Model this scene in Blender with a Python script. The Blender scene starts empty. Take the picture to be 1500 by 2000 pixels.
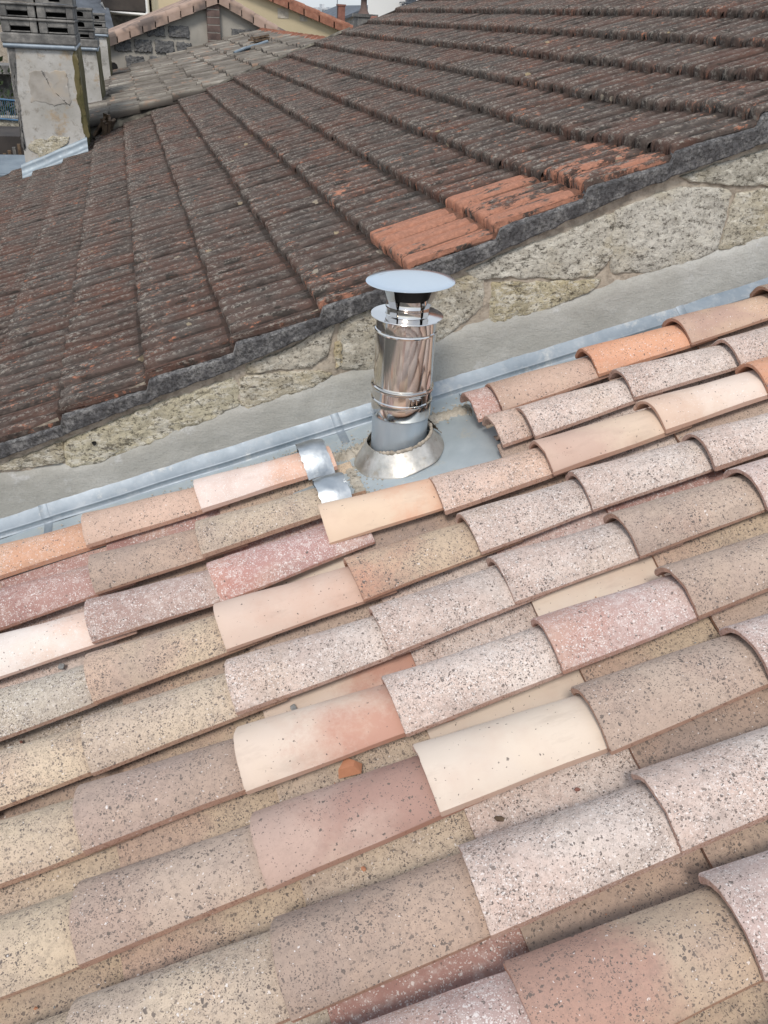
import bpy, bmesh, math, random
from mathutils import Vector, Matrix, noise
random.seed(7)
S = bpy.context.scene
ZC = 9.0                      # eye height above the courtyard ground
# ------------------------------------------------------------------ camera
FPX = 1555.58
Fv = Vector((0.26149, 0.81190, -0.52196)); Rv = Vector((0.95972, -0.27628, 0.05105)); Uv = Vector((0.10276, 0.51428, 0.85144))
cd = bpy.data.cameras.new('camera'); cam = bpy.data.objects.new('camera', cd); S.collection.objects.link(cam)
cd.sensor_fit = 'HORIZONTAL'; cd.sensor_width = 36; cd.lens = 36*FPX/1500; cd.clip_start = .05; cd.clip_end = 2000
M3 = Matrix((Rv, Uv, -Fv)).transposed(); cam.matrix_world = Matrix.Translation((0, 0, ZC)) @ M3.to_4x4()
S.camera = cam
# ------------------------------------------------------------------ sky, sun, exposure
SUN_EL, SUN_AZ = math.radians(50), math.radians(-152)      # azimuth from +Y towards +X
w = bpy.data.worlds.new('World'); S.world = w; w.use_nodes = True
wn = w.node_tree.nodes; wl = w.node_tree.links
for n_ in list(wn): wn.remove(n_)
wo = wn.new('ShaderNodeOutputWorld'); bg = wn.new('ShaderNodeBackground'); bg.inputs[1].default_value = .115
sk = wn.new('ShaderNodeTexSky'); sk.sky_type = 'NISHITA'; sk.sun_disc = False
sk.sun_elevation = SUN_EL; sk.sun_rotation = SUN_AZ; sk.air_density = 1.0; sk.dust_density = 2.5; sk.ozone_density = 1.0
tc = wn.new('ShaderNodeTexCoord'); nz = wn.new('ShaderNodeTexNoise'); nz.inputs['Scale'].default_value = 2.2; nz.inputs['Detail'].default_value = 5
rp = wn.new('ShaderNodeValToRGB'); rp.color_ramp.elements[0].position = .30; rp.color_ramp.elements[1].position = .62
rp.color_ramp.elements[0].color = (.42, .42, .42, 1); rp.color_ramp.elements[1].color = (.86, .86, .86, 1)
cl = wn.new('ShaderNodeMix'); cl.data_type = 'RGBA'; cl.inputs[7].default_value = (5.0, 5.38, 5.8, 1)
wl.new(tc.outputs['Generated'], nz.inputs['Vector']); wl.new(nz.outputs['Fac'], rp.inputs[0]); wl.new(rp.outputs[0], cl.inputs[0])
wl.new(sk.outputs[0], cl.inputs[6]); wl.new(cl.outputs[2], bg.inputs[0]); wl.new(bg.outputs[0], wo.inputs[0])
sd = bpy.data.lights.new('sun', 'SUN'); sd.energy = 1.5; sd.angle = math.radians(14); sd.color = (1, .91, .82)
so = bpy.data.objects.new('sun', sd); S.collection.objects.link(so)
sdir = Vector((math.sin(SUN_AZ)*math.cos(SUN_EL), math.cos(SUN_AZ)*math.cos(SUN_EL), math.sin(SUN_EL)))
so.rotation_euler = sdir.to_track_quat('Z', 'Y').to_euler(); so.location = (-5, -5, ZC+8)
S.view_settings.view_transform = 'Standard'; S.view_settings.look = 'None'; S.view_settings.exposure = .66; S.view_settings.gamma = 1
S.cycles.max_bounces = 6; S.cycles.use_denoising = True

# ------------------------------------------------------------------ helpers
AL, LA, X0, Y0, HA, P = .2821, .34174, -.2337, 2.4075, 1.3736, .22
ca, sa = math.cos(AL), math.sin(AL)
def PA(s, y, n=0): return Vector((s*ca - n*sa, y, -HA + s*sa + n*ca + ZC))
BE = math.radians(22.0); cb, sb = math.cos(BE), math.sin(BE)
BZ, BK, BT, BW = -1.026, -.647, .313, .195
def PB(u, y, n=0): return Vector((u*cb - n*sb, y, BZ + u*sb + n*cb + ZC))
def yw(x): return 2.60 - .06*x
def sst(a, b, x):
    t = min(1, max(0, (x-a)/(b-a))); return t*t*(3-2*t)
def vlift(x, y): return .030*sst(.7, 1.5, x)*(1-sst(.15, .75, y-yw(x)))
def ray(px, py): return Fv*FPX + Rv*(px-750) + Uv*(1000-py)
def onwall(px, py, off=0):    # a point of the party wall face
    d = ray(px, py); k = (2.60-off)/(d.y + .06*d.x); v = d*k; return Vector((v.x, v.y, v.z+ZC))
def onY(px, py, Y):
    d = ray(px, py); v = d*(Y/d.y); return Vector((v.x, v.y, v.z+ZC))
def onA(px, py, n=0):
    d = ray(px, py); nn = Vector((-sa, 0, ca)); v = d*((-HA*ca + n)/d.dot(nn))
    return ((v.x)*ca + (v.z+HA)*sa, v.y)
def nz3(v, sc, amp=1.0, seed=0.0): return noise.noise(Vector((v[0]*sc+seed, v[1]*sc-seed*.7, v[2]*sc+seed*1.3)))*amp
def lerp(a, b, t): return a+(b-a)*t

def props(o, label=None, cat=None, group=None, kind=None):
    if label: o['label'] = label
    if cat: o['category'] = cat
    if group: o['group'] = group
    if kind: o['kind'] = kind
    return o
def thing(name, label, cat, loc, group=None):
    o = bpy.data.objects.new(name, None); S.collection.objects.link(o); o.location = loc; o.empty_display_size = .1
    return props(o, label, cat, group)
class MB:
    def __init__(s): s.v = []; s.f = []; s.mi = []; s.sm = []; s.col = None
    def add(s, vs, fs, mi=0, smooth=True):
        b = len(s.v); s.v += [Vector(v) for v in vs]; s.f += [tuple(b+i for i in f) for f in fs]; s.mi += [mi]*len(fs); s.sm += [smooth]*len(fs); return b
    def grid(s, pts, nu, nv, mi=0, smooth=True, closed=False):   # pts row-major nu x nv
        fs = []
        for i in range(nu-1):
            for j in range(nv-1 if not closed else nv):
                j2 = (j+1) % nv; fs.append((i*nv+j, (i+1)*nv+j, (i+1)*nv+j2, i*nv+j2))
        return s.add(pts, fs, mi, smooth)
    def box(s, lo, hi, mi=0, M=None):
        x0, y0, z0 = lo; x1, y1, z1 = hi
        v = [Vector(p) for p in ((x0,y0,z0),(x1,y0,z0),(x1,y1,z0),(x0,y1,z0),(x0,y0,z1),(x1,y0,z1),(x1,y1,z1),(x0,y1,z1))]
        if M: v = [M @ p for p in v]
        s.add(v, [(0,3,2,1),(4,5,6,7),(0,1,5,4),(1,2,6,5),(2,3,7,6),(3,0,4,7)], mi, False)
    def hexa(s, v, mi=0): s.add(v, [(0,3,2,1),(4,5,6,7),(0,1,5,4),(1,2,6,5),(2,3,7,6),(3,0,4,7)], mi, False)
    def lathe(s, prof, c, ax=Vector((0,0,1)), seg=64, mi=0, cap=False):   # prof: (r, h)
        ax = ax.normalized(); e1 = ax.orthogonal().normalized(); e2 = ax.cross(e1); pts = []
        for r, h in prof:
            for k in range(seg):
                t = 2*math.pi*k/seg; pts.append(c + ax*h + e1*(r*math.cos(t)) + e2*(r*math.sin(t)))
        b = s.grid(pts, len(prof), seg, mi, True, True)
        if cap:
            s.add(pts[-seg:], [tuple(range(seg))], mi, False)
        return b
    def tube(s, pts, r, seg=8, mi=0):
        out = []
        for i, p in enumerate(pts):
            p = Vector(p); d = (Vector(pts[min(i+1, len(pts)-1)])-Vector(pts[max(i-1, 0)])).normalized()
            e1 = d.orthogonal().normalized(); e2 = d.cross(e1)
            out += [p + e1*r*math.cos(2*math.pi*k/seg) + e2*r*math.sin(2*math.pi*k/seg) for k in range(seg)]
        s.grid(out, len(pts), seg, mi, True, True); s.add(out[:seg], [tuple(range(seg))], mi, False); s.add(out[-seg:], [tuple(range(seg))], mi, False)
    def mesh(s, name, mats, origin=Vector((0,0,0)), auto=None):
        me = bpy.data.meshes.new(name); me.from_pydata([tuple(v-origin) for v in s.v], [], s.f)
        for m in (mats if isinstance(mats, (list, tuple)) else [mats]): me.materials.append(m)
        me.polygons.foreach_set('material_index', s.mi); me.polygons.foreach_set('use_smooth', s.sm)
        if s.col is not None:
            a = me.attributes.new('wear_shade', 'FLOAT', 'POINT'); a.data.foreach_set('value', s.col)
        me.update()
        if auto: me.set_sharp_from_angle(angle=math.radians(auto))
        return me
    def obj(s, name, mats, parent=None, auto=None, origin=None, label=None):
        org = parent.location.copy() if parent else (Vector(origin) if origin is not None else Vector((0,0,0)))
        if parent and parent.parent: org = org + parent.parent.location
        me = s.mesh(name, mats, org, auto); o = bpy.data.objects.new(name, me); S.collection.objects.link(o)
        if parent: o.parent = parent
        else: o.location = org
        if label: o['label'] = label
        return o

# ------------------------------------------------------------------ material helpers
class NT:
    def __init__(s, name):
        s.m = bpy.data.materials.new(name); s.m.use_nodes = True; s.t = s.m.node_tree; s.n = s.t.nodes; s.l = s.t.links
        for x in list(s.n): s.n.remove(x)
        s.out = s.n.new('ShaderNodeOutputMaterial'); s.b = s.n.new('ShaderNodeBsdfPrincipled'); s.l.new(s.b.outputs[0], s.out.inputs[0])
        s.tc = s.n.new('ShaderNodeTexCoord'); s.oi = s.n.new('ShaderNodeObjectInfo')
    def L(s, a, b): s.l.new(a, b)
    def val(s, x, sock):
        if hasattr(x, 'links') or hasattr(x, 'is_output'): s.L(x, sock)
        else: sock.default_value = x
    def math(s, op, a, b=0.0, c=0.0, clamp=False):
        n = s.n.new('ShaderNodeMath'); n.operation = op; n.use_clamp = clamp
        s.val(a, n.inputs[0]); s.val(b, n.inputs[1]); s.val(c, n.inputs[2]); return n.outputs[0]
    def vmath(s, op, a, b=(0,0,0), sc=None):
        n = s.n.new('ShaderNodeVectorMath'); n.operation = op; s.val(a, n.inputs[0]); s.val(b, n.inputs[1])
        if sc is not None: s.val(sc, n.inputs['Scale'])
        return n.outputs[0]
    def noise(s, v, sc, det=4, rough=.55, col=False, dist=0):
        n = s.n.new('ShaderNodeTexNoise'); n.inputs['Scale'].default_value = sc; n.inputs['Detail'].default_value = det; n.inputs['Roughness'].default_value = rough
        n.inputs['Distortion'].default_value = dist; s.L(v, n.inputs['Vector']); return n.outputs['Color' if col else 'Fac']
    def voro(s, v, sc, feat='F1', rnd=1.0):
        n = s.n.new('ShaderNodeTexVoronoi'); n.feature = feat; n.inputs['Scale'].default_value = sc; n.inputs['Randomness'].default_value = rnd
        s.L(v, n.inputs['Vector']); return n
    def ramp(s, f, els):
        n = s.n.new('ShaderNodeValToRGB'); r = n.color_ramp
        while len(r.elements) > 1: r.elements.remove(r.elements[-1])
        r.elements[0].position = els[0][0]; r.elements[0].color = tuple(els[0][1])+(1,) if hasattr(els[0][1], '__len__') else (els[0][1],)*3+(1,)
        for p, c in els[1:]:
            e = r.elements.new(p); e.color = tuple(c)+(1,) if hasattr(c, '__len__') else (c, c, c, 1)
        s.L(f, n.inputs[0]); return n.outputs[0]
    def mix(s, f, a, b, mode='MIX'):
        n = s.n.new('ShaderNodeMix'); n.data_type = 'RGBA'; n.blend_type = mode; n.clamp_factor = True
        s.val(f, n.inputs[0])
        for x, k in ((a, 6), (b, 7)):
            if isinstance(x, tuple): n.inputs[k].default_value = x if len(x) == 4 else x+(1,)
            else: s.L(x, n.inputs[k])
        return n.outputs[2]
    def map(s, x, a, b, c=0.0, d=1.0):
        n = s.n.new('ShaderNodeMapRange'); s.val(x, n.inputs[0]); n.inputs[1].default_value = a; n.inputs[2].default_value = b
        s.val(c, n.inputs[3]); s.val(d, n.inputs[4]); return n.outputs[0]
    def attr(s, name, typ='OBJECT'):
        n = s.n.new('ShaderNodeAttribute'); n.attribute_type = typ; n.attribute_name = name; return n
    def bump(s, h, st=.3, d=.002):
        n = s.n.new('ShaderNodeBump'); n.inputs['Strength'].default_value = st; n.inputs['Distance'].default_value = d
        s.L(h, n.inputs['Height']); s.L(n.outputs[0], s.b.inputs['Normal'])
    def coord(s, k=31.0):
        r = s.math('MULTIPLY', s.oi.outputs['Random'], k); c = s.n.new('ShaderNodeCombineXYZ')
        for i in range(3): s.L(r, c.inputs[i])
        return s.vmath('ADD', s.tc.outputs['Object'], c.outputs[0])
    def fin(s, col, rough=.85, metal=0.0, spec=.3):
        s.val(col if not isinstance(col, tuple) else col+(1,), s.b.inputs['Base Color']); s.val(rough, s.b.inputs['Roughness']); s.val(metal, s.b.inputs['Metallic'])
        s.b.inputs['Specular IOR Level'].default_value = spec; return s.m

def simple(name, cols, sc=6, det=5, rough=.85, metal=0.0, bs=40, bst=.3, bd=.003, k=31.0, rr=.62, fine=None):
    t = NT(name); v = t.coord(k); n = t.noise(v, sc, det, rr); c = t.ramp(n, cols)
    if fine: c = t.mix(t.math('MULTIPLY', t.ramp(t.noise(v, fine[0], 3, .7), [(.45, 0.0), (.62, 1.0)]), fine[2]), c, fine[1])
    t.bump(t.noise(v, bs, 5, .65), bst, bd); return t.fin(c, rough, metal)

# --- foreground clay: colours and speckle densities come from each tile
def clay_mat(name, edge=False):
    t = NT(name); v = t.coord(); ob = t.tc.outputs['Object']
    c1 = t.attr('c1').outputs['Color']; c2 = t.attr('c2').outputs['Color']; sp = t.attr('sp').outputs['Vector']
    sep = t.n.new('ShaderNodeSeparateXYZ'); t.L(sp, sep.inputs[0]); dk, lt, shf = sep.outputs
    sx = t.n.new('ShaderNodeSeparateXYZ'); t.L(ob, sx.inputs[0])
    big = t.noise(v, 5.0, 2, .5, dist=.6)
    g = t.math('ADD', t.math('MULTIPLY', sx.outputs[0], 2.9), t.math('MULTIPLY', t.math('SUBTRACT', big, .5), 1.9))
    g = t.math('SUBTRACT', t.math('ADD', g, t.math('MULTIPLY', t.math('SUBTRACT', t.noise(v, 55, 4, .75), .5), .7)), shf)
    base = t.mix(t.map(g, -.30, .30), c1, c2); base = t.mix(1.0, base, (1.03, .985, .955), 'MULTIPLY')
    gry = t.mix(.5, base, (.30, .245, .225)); base = t.mix(t.math('MULTIPLY', t.map(t.noise(v, 6.5, 2, .5), .50, .68), t.math('MULTIPLY_ADD', dk, .55, .15)), base, gry)
    base = t.mix(t.math('MULTIPLY', t.map(t.noise(t.vmath('ADD', v, (9.0, 2.0, 4.0)), 5.5, 2, .5), .55, .72), .35), base, t.mix(.5, base, (.62, .50, .36)))
    # cloudy firing tones and fine sand grain
    base = t.mix(t.math('MULTIPLY', t.map(t.noise(v, 9, 3, .6), .52, .75), .45), base, t.mix(.5, base, (.42, .25, .19)), 'MIX')
    warp = t.vmath('ADD', v, t.vmath('SCALE', t.vmath('SUBTRACT', t.noise(v, 160, 2, .6, col=True), (.5, .5, .5)), sc=.009))
    grain = t.noise(v, 420, 2, .8)
    base = t.mix(t.math('MULTIPLY', t.map(grain, .42, .62), t.math('MULTIPLY', t.math('ADD', dk, lt), .32)), base, t.mix(.55, base, (.15, .11, .09)), 'MIX')
    patch = t.map(t.noise(v, 9, 3, .6), .34, .62, .30, 1.3)
    def specks(scale, rmin, rmax, dens, off):
        vv = t.vmath('ADD', warp, (off, off*.7, -off)); n = t.voro(vv, scale)
        cs = t.n.new('ShaderNodeSeparateColor'); t.L(n.outputs['Color'], cs.inputs[0])
        rad = t.math('MULTIPLY_ADD', t.math('POWER', cs.outputs[1], 1.8), rmax-rmin, rmin)
        m = t.math('LESS_THAN', n.outputs['Distance'], rad)
        return t.math('MULTIPLY', m, t.math('LESS_THAN', cs.outputs[0], t.math('MULTIPLY', dens, patch)))
    d1 = specks(150, .14, .5, t.math('MULTIPLY', dk, .60), 3.1); d2 = specks(290, .2, .5, t.math('MULTIPLY', dk, .95), 7.7); d3 = specks(75, .08, .32, t.math('MULTIPLY', dk, .24), 1.7)
    l1 = specks(165, .12, .45, t.math('MULTIPLY', lt, .55), 13.1); l2 = specks(300, .22, .5, t.math('MULTIPLY', lt, 1.0), 17.7)
    dm = t.math('MAXIMUM', t.math('MAXIMUM', d1, d2), d3); lm = t.math('MAXIMUM', l1, l2)
    wm = t.math('MULTIPLY', t.map(t.noise(warp, 48, 5, .75), .50, .64), t.math('MULTIPLY', lt, .6)); base = t.mix(wm, base, t.mix(.7, base, (.78, .74, .71)))
    gm = t.math('MULTIPLY', t.map(t.noise(t.vmath('ADD', warp, (5.0, 1.0, 2.0)), 70, 5, .8), .48, .60), t.math('MULTIPLY', dk, .65)); base = t.mix(gm, base, t.mix(.5, base, (.13, .11, .10)))
    stain = t.math('MULTIPLY', t.map(t.noise(t.vmath('MULTIPLY', v, (.5, 1.6, 1.0)), 12, 5, .7), .54, .68), .30); base = t.mix(stain, base, t.mix(.6, base, (.22, .17, .14)))
    col = t.mix(t.math('MULTIPLY', dm, t.map(t.noise(v, 25, 2), .35, .6, .6, .95)), base, (.125, .105, .095)); col = t.mix(t.math('MULTIPLY', lm, .66), col, (.74, .71, .69))
    if edge:
        raw = t.mix(t.noise(v, 30, 3), (.50, .22, .13), (.40, .22, .16))
        col = t.mix(.55, raw, col)
    hb = t.math('ADD', t.math('MULTIPLY', grain, .35), t.math('ADD', t.math('MULTIPLY', lm, .7), t.math('MULTIPLY', t.noise(v, 45, 3), .5)))
    t.bump(hb, .35, .0015); return t.fin(col, .82, 0, .25)
m_clay = clay_mat('clay'); m_edge = clay_mat('clay_edge', True)
m_raw = simple('raw_clay', [(.3, (.42, .19, .11)), (.7, (.55, .27, .16))], 12)

# --- old interlocking tiles
def old_mat(name, base, lich, red):
    t = NT(name); ob = t.tc.outputs['Object']; v = t.coord(19)
    bare = t.attr('bare').outputs['Fac']; wear_shade = t.attr('wear_shade', 'GEOMETRY').outputs['Fac']
    st = t.vmath('MULTIPLY', v, (1.0, 2.6, 1.0))
    n1 = t.noise(v, 3.1, 4, .6); n2 = t.noise(st, 17, 5, .7); n3 = t.noise(v, 70, 4, .75); n4 = t.noise(st, 34, 5, .75)
    c = t.ramp(n2, [(.30, base[0]), (.48, base[1]), (.68, base[2])])
    c = t.mix(t.math('MULTIPLY', t.map(n1, .44, .62), .6), c, red); c = t.mix(t.math('MULTIPLY', t.map(t.noise(v, 1.3, 3), .45, .6), .5), c, t.mix(.5, c, (.10, .098, .092)))
    c = t.mix(t.math('MULTIPLY', t.map(n4, .56, .62), t.map(t.noise(v, 7, 3), .5, .62)), c, (.36, .15, .09))
    c = t.mix(t.map(t.noise(st, 8.5, 4, .65), .57, .63, 0, .8), c, (.022, .021, .019))
    # pale crust on worn rib edges and loose spots
    cr = t.math('MULTIPLY', t.map(n3, .50, .60), t.map(t.math('ADD', wear_shade, t.math('MULTIPLY', n2, .8)), .92, 1.35))
    c = t.mix(t.math('MULTIPLY', cr, .85), c, lich)
    vo = t.voro(t.vmath('ADD', v, t.vmath('SCALE', t.noise(v, 60, 2, col=True), sc=.02)), 13); cs = t.n.new('ShaderNodeSeparateColor'); t.L(vo.outputs['Color'], cs.inputs[0])
    spot = t.math('MULTIPLY', t.math('LESS_THAN', vo.outputs['Distance'], t.math('MULTIPLY', cs.outputs[1], .2)), t.math('LESS_THAN', cs.outputs[0], .22))
    c = t.mix(t.math('MULTIPLY', spot, .75), c, t.mix(cs.outputs[2], lich, (.34, .27, .15)))
    # patches where the dark crust has come away, showing orange clay
    mo = t.math('ADD', t.math('MULTIPLY', t.noise(st, 10, 6, .75), .75), t.math('MULTIPLY', t.noise(v, 3.5, 2), .25)); org = t.mix(t.noise(v, 30, 3), (.43, .195, .125), (.33, .175, .125))
    bm = t.map(t.math('SUBTRACT', t.math('MULTIPLY', bare, 1.0), mo), -.02, .02)
    c = t.mix(bm, c, org)
    c = t.mix(t.math('MULTIPLY', t.map(n3, .40, .56), .40), c, t.mix(.55, c, (.02, .018, .016)))
    c = t.mix(t.map(wear_shade, .10, .0, 0, .55), c, (.022, .018, .016))  # dark grooves, plus a shadow line at each lap painted into the colour
    t.bump(t.math('ADD', n3, t.math('MULTIPLY', n4, .8)), .8, .004); return t.fin(c, .92, 0, .2)
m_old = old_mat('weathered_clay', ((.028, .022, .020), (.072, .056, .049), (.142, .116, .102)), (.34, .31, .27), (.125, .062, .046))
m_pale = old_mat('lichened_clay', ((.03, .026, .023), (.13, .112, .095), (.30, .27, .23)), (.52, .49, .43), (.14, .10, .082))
def metal(name, c1, c2, rough=(.3, .5), met=.85, sc=5, bs=8, bst=.15, st=(1, 1, 1), stain=None):
    t = NT(name); v = t.vmath('MULTIPLY', t.coord(), st); n = t.noise(v, sc, 5, .65); c = t.mix(t.map(n, .35, .65), c1, c2)
    n2 = t.noise(v, sc*5, 4, .7); c = t.mix(t.math('MULTIPLY', t.map(n2, .52, .68), .3), c, t.mix(.5, c, (.7, .72, .72)))
    if stain: c = t.mix(t.math('MULTIPLY', t.map(t.noise(v, sc*2.3, 5, .75), .56, .66), stain[1]), c, stain[0])
    t.bump(t.noise(v, bs, 3, .5), bst, .004); return t.fin(c, t.map(n2, .3, .7, rough[0], rough[1]), met, .5)
m_zinc = metal('zinc', (.17, .215, .26), (.30, .35, .40), (.40, .58), .3, 4, 10, .12, (1, 1, 1), ((.62, .62, .58), .35))
m_zincd = metal('zinc_sheet', (.40, .47, .51), (.53, .60, .64), (.36, .55), .45, 3.2, 5, .6, (1, 1, 1), ((.56, .55, .49), .75))
m_zincb = metal('bright_zinc', (.30, .34, .38), (.50, .54, .57), (.32, .5), .85, 9, 22, .5)
m_steel = metal('polished_steel', (.66, .64, .62), (.74, .72, .70), (.07, .12), 1.0, 3, 9, .02)
m_cap = metal('satin_steel', (.70, .76, .81), (.73, .79, .84), (.20, .24), 1.0, .8, 4, .03)
m_sleeve = metal('grey_sleeve', (.44, .51, .57), (.54, .60, .65), (.38, .5), .7, 6, 10, .1, (1, 1, .3))
m_collar = metal('dull_steel', (.42, .41, .37), (.66, .64, .60), (.30, .55), .75, 14, 22, .5, (1, 1, 1), ((.42, .36, .28), .7))
m_dark = simple('dark_reflection', [(.3, (.012, .012, .012)), (.7, (.03, .028, .028))], 8)  # near-black painted for the cap's dark underside mirrored in the throat
m_mortar = simple('mortar', [(.3, (.30, .27, .22)), (.55, (.44, .41, .35)), (.75, (.54, .51, .45))], 14, 6, .95, 0, 90, .9, .006)
m_joint = simple('joint_mortar', [(.3, (.33, .285, .23)), (.7, (.50, .445, .37))], 9, 6, .95, 0, 80, .9, .006, fine=(30, (.13, .11, .09), .5))
def render_mat():
    t = NT('cement_render'); v = t.coord(); vs = t.vmath('MULTIPLY', v, (.7, 1, 1.3)); n = t.noise(v, 2.8, 5, .6); tr = t.noise(vs, 14, 5, .7)
    c = t.ramp(n, [(.28, (.30, .30, .275)), (.5, (.37, .37, .345)), (.72, (.46, .465, .445))])
    c = t.mix(t.map(tr, .52, .66, 0, .22), c, (.50, .505, .49)); c = t.mix(t.map(tr, .44, .34, 0, .2), c, (.24, .235, .21))
    c = t.mix(t.map(t.noise(v, 7, 6, .75), .58, .68, 0, .5), c, (.58, .60, .62)); c = t.mix(t.map(t.noise(v, 160, 3, .7), .5, .62, 0, .35), c, (.25, .25, .23))
    t.bump(t.math('ADD', t.math('MULTIPLY', tr, 2.0), t.math('MULTIPLY', t.noise(v, 140, 4, .7), .6)), .8, .004); return t.fin(c, .93)
m_render = render_mat()
m_verge = simple('verge_mortar', [(.3, (.055, .055, .058)), (.48, (.11, .11, .115)), (.66, (.30, .30, .295))], 17, 8, .95, 0, 80, 1.0, .008, rr=.8, fine=(90, (.025, .025, .025), .7))
def stone_mat(name):
    t = NT(name); v = t.coord(); c0 = t.attr('c1').outputs['Color']
    n = t.noise(v, 12, 6, .72); f = t.noise(v, 75, 5, .78)
    c0 = t.mix(.35, c0, (.72, .67, .55)); c = t.mix(t.map(n, .36, .52), t.mix(.42, c0, (.20, .18, .14)), c0)
    c = t.mix(t.math('MULTIPLY', t.map(t.noise(v, 6, 4), .50, .66), .5), c, (.42, .35, .20))
    st_ = t.vmath('MULTIPLY', v, (.7, 1, 1.5)); c = t.mix(t.map(t.noise(st_, 22, 7, .85), .50, .58, 0, .8), c, (.76, .74, .66)); c = t.mix(t.map(t.noise(st_, 30, 6, .85), .46, .39, 0, .85), c, (.10, .09, .07)); c = t.mix(t.map(f, .46, .39, 0, .7), c, (.06, .055, .045))
    t.bump(t.math('ADD', f, t.math('MULTIPLY', t.noise(v, 38, 6, .8), 1.6)), 1.0, .008); return t.fin(c, .95, 0, .15)
m_stone = stone_mat('limestone')
def plaster_mat():
    t = NT('stack_plaster'); v = t.coord(); n = t.noise(v, 2.2, 5, .6); f = t.noise(v, 11, 6, .75)
    c = t.ramp(n, [(.3, (.30, .295, .27)), (.5, (.42, .41, .385)), (.7, (.52, .525, .52))])
    c = t.mix(t.map(f, .54, .66, 0, .7), c, (.19, .17, .14)); c = t.mix(t.map(t.noise(v, 5, 5, .7), .56, .66, 0, .8), c, (.36, .28, .19)); c = t.mix(t.map(t.noise(v, 3.4, 6, .75), .42, .36, 0, .7), c, (.22, .215, .20))
    t.bump(t.noise(v, 25, 5, .7), .6, .006); return t.fin(c, .93)
m_plaster = plaster_mat()
m_moss = simple('mossy_plaster', [(.35, (.075, .07, .03)), (.55, (.15, .125, .06)), (.75, (.30, .29, .24))], 4, 6, .95)
m_conc = simple('pot_concrete', [(.32, (.06, .06, .06)), (.5, (.145, .143, .138)), (.68, (.31, .30, .28))], 5, 7, .95, 0, 40, .6, .006, rr=.7)
m_void = simple('hollow', [(.3, (.008, .008, .008)), (.7, (.02, .02, .02))], 8)
m_wood = simple('broken_timber', [(.3, (.05, .035, .025)), (.7, (.17, .12, .08))], 20)
m_vtile = simple('verge_clay', [(.38, (.13, .105, .095)), (.50, (.32, .235, .19)), (.7, (.40, .30, .25))], 2.4, 3, .9, k=11)
m_ridge = simple('ridge_clay', [(.3, (.17, .085, .06)), (.55, (.30, .14, .095)), (.75, (.36, .22, .16))], 7, 4, .9)
m_gj = simple('gable_mortar', [(.3, (.26, .25, .225)), (.7, (.38, .36, .32))], 3, 5, .95)
m_gblock = simple('tuff_block', [(.3, (.06, .062, .065)), (.5, (.13, .132, .135)), (.7, (.22, .215, .20))], 14, 6, .95, 0, 30, .9, .02, rr=.75)
m_cream = simple('cream_blockwork', [(.3, (.46, .40, .27)), (.7, (.56, .49, .34))], .9, 5, .95)
m_white = simple('white_wall', [(.3, (.66, .67, .66)), (.7, (.74, .75, .74))], .5, 3, .9)
m_darkroof = simple('dark_roof', [(.3, (.03, .028, .028)), (.7, (.075, .065, .06))], 2, 5, .9)
m_slate = simple('slate_roof', [(.3, (.06, .07, .085)), (.7, (.13, .15, .18))], 3, 5, .8)
m_blue = simple('blue_paint', [(.3, (.05, .12, .22)), (.7, (.08, .17, .28))], 3, 3, .6)
m_brick = simple('red_brick', [(.3, (.16, .075, .06)), (.7, (.27, .13, .10))], 5, 4, .9)
m_tower = simple('tower_render', [(.3, (.42, .45, .48)), (.7, (.52, .54, .56))], .1, 3, .9)
m_leaf = simple('foliage', [(.3, (.012, .02, .01)), (.7, (.05, .075, .03))], 3, 6, .9)
m_ground = simple('ground', [(.3, (.05, .05, .045)), (.7, (.12, .115, .10))], .3, 6, .95)
m_gutter = metal('box_zinc', (.15, .19, .23), (.22, .27, .31), (.4, .6), .35, 3, 6, .1)

# ------------------------------------------------------------------ ground
g = MB(); g.add([(-900,-900,0),(900,-900,0),(900,900,0),(-900,900,0)], [(0,1,2,3)], 0, False)
props(g.obj('ground', m_ground), kind='structure')

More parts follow.
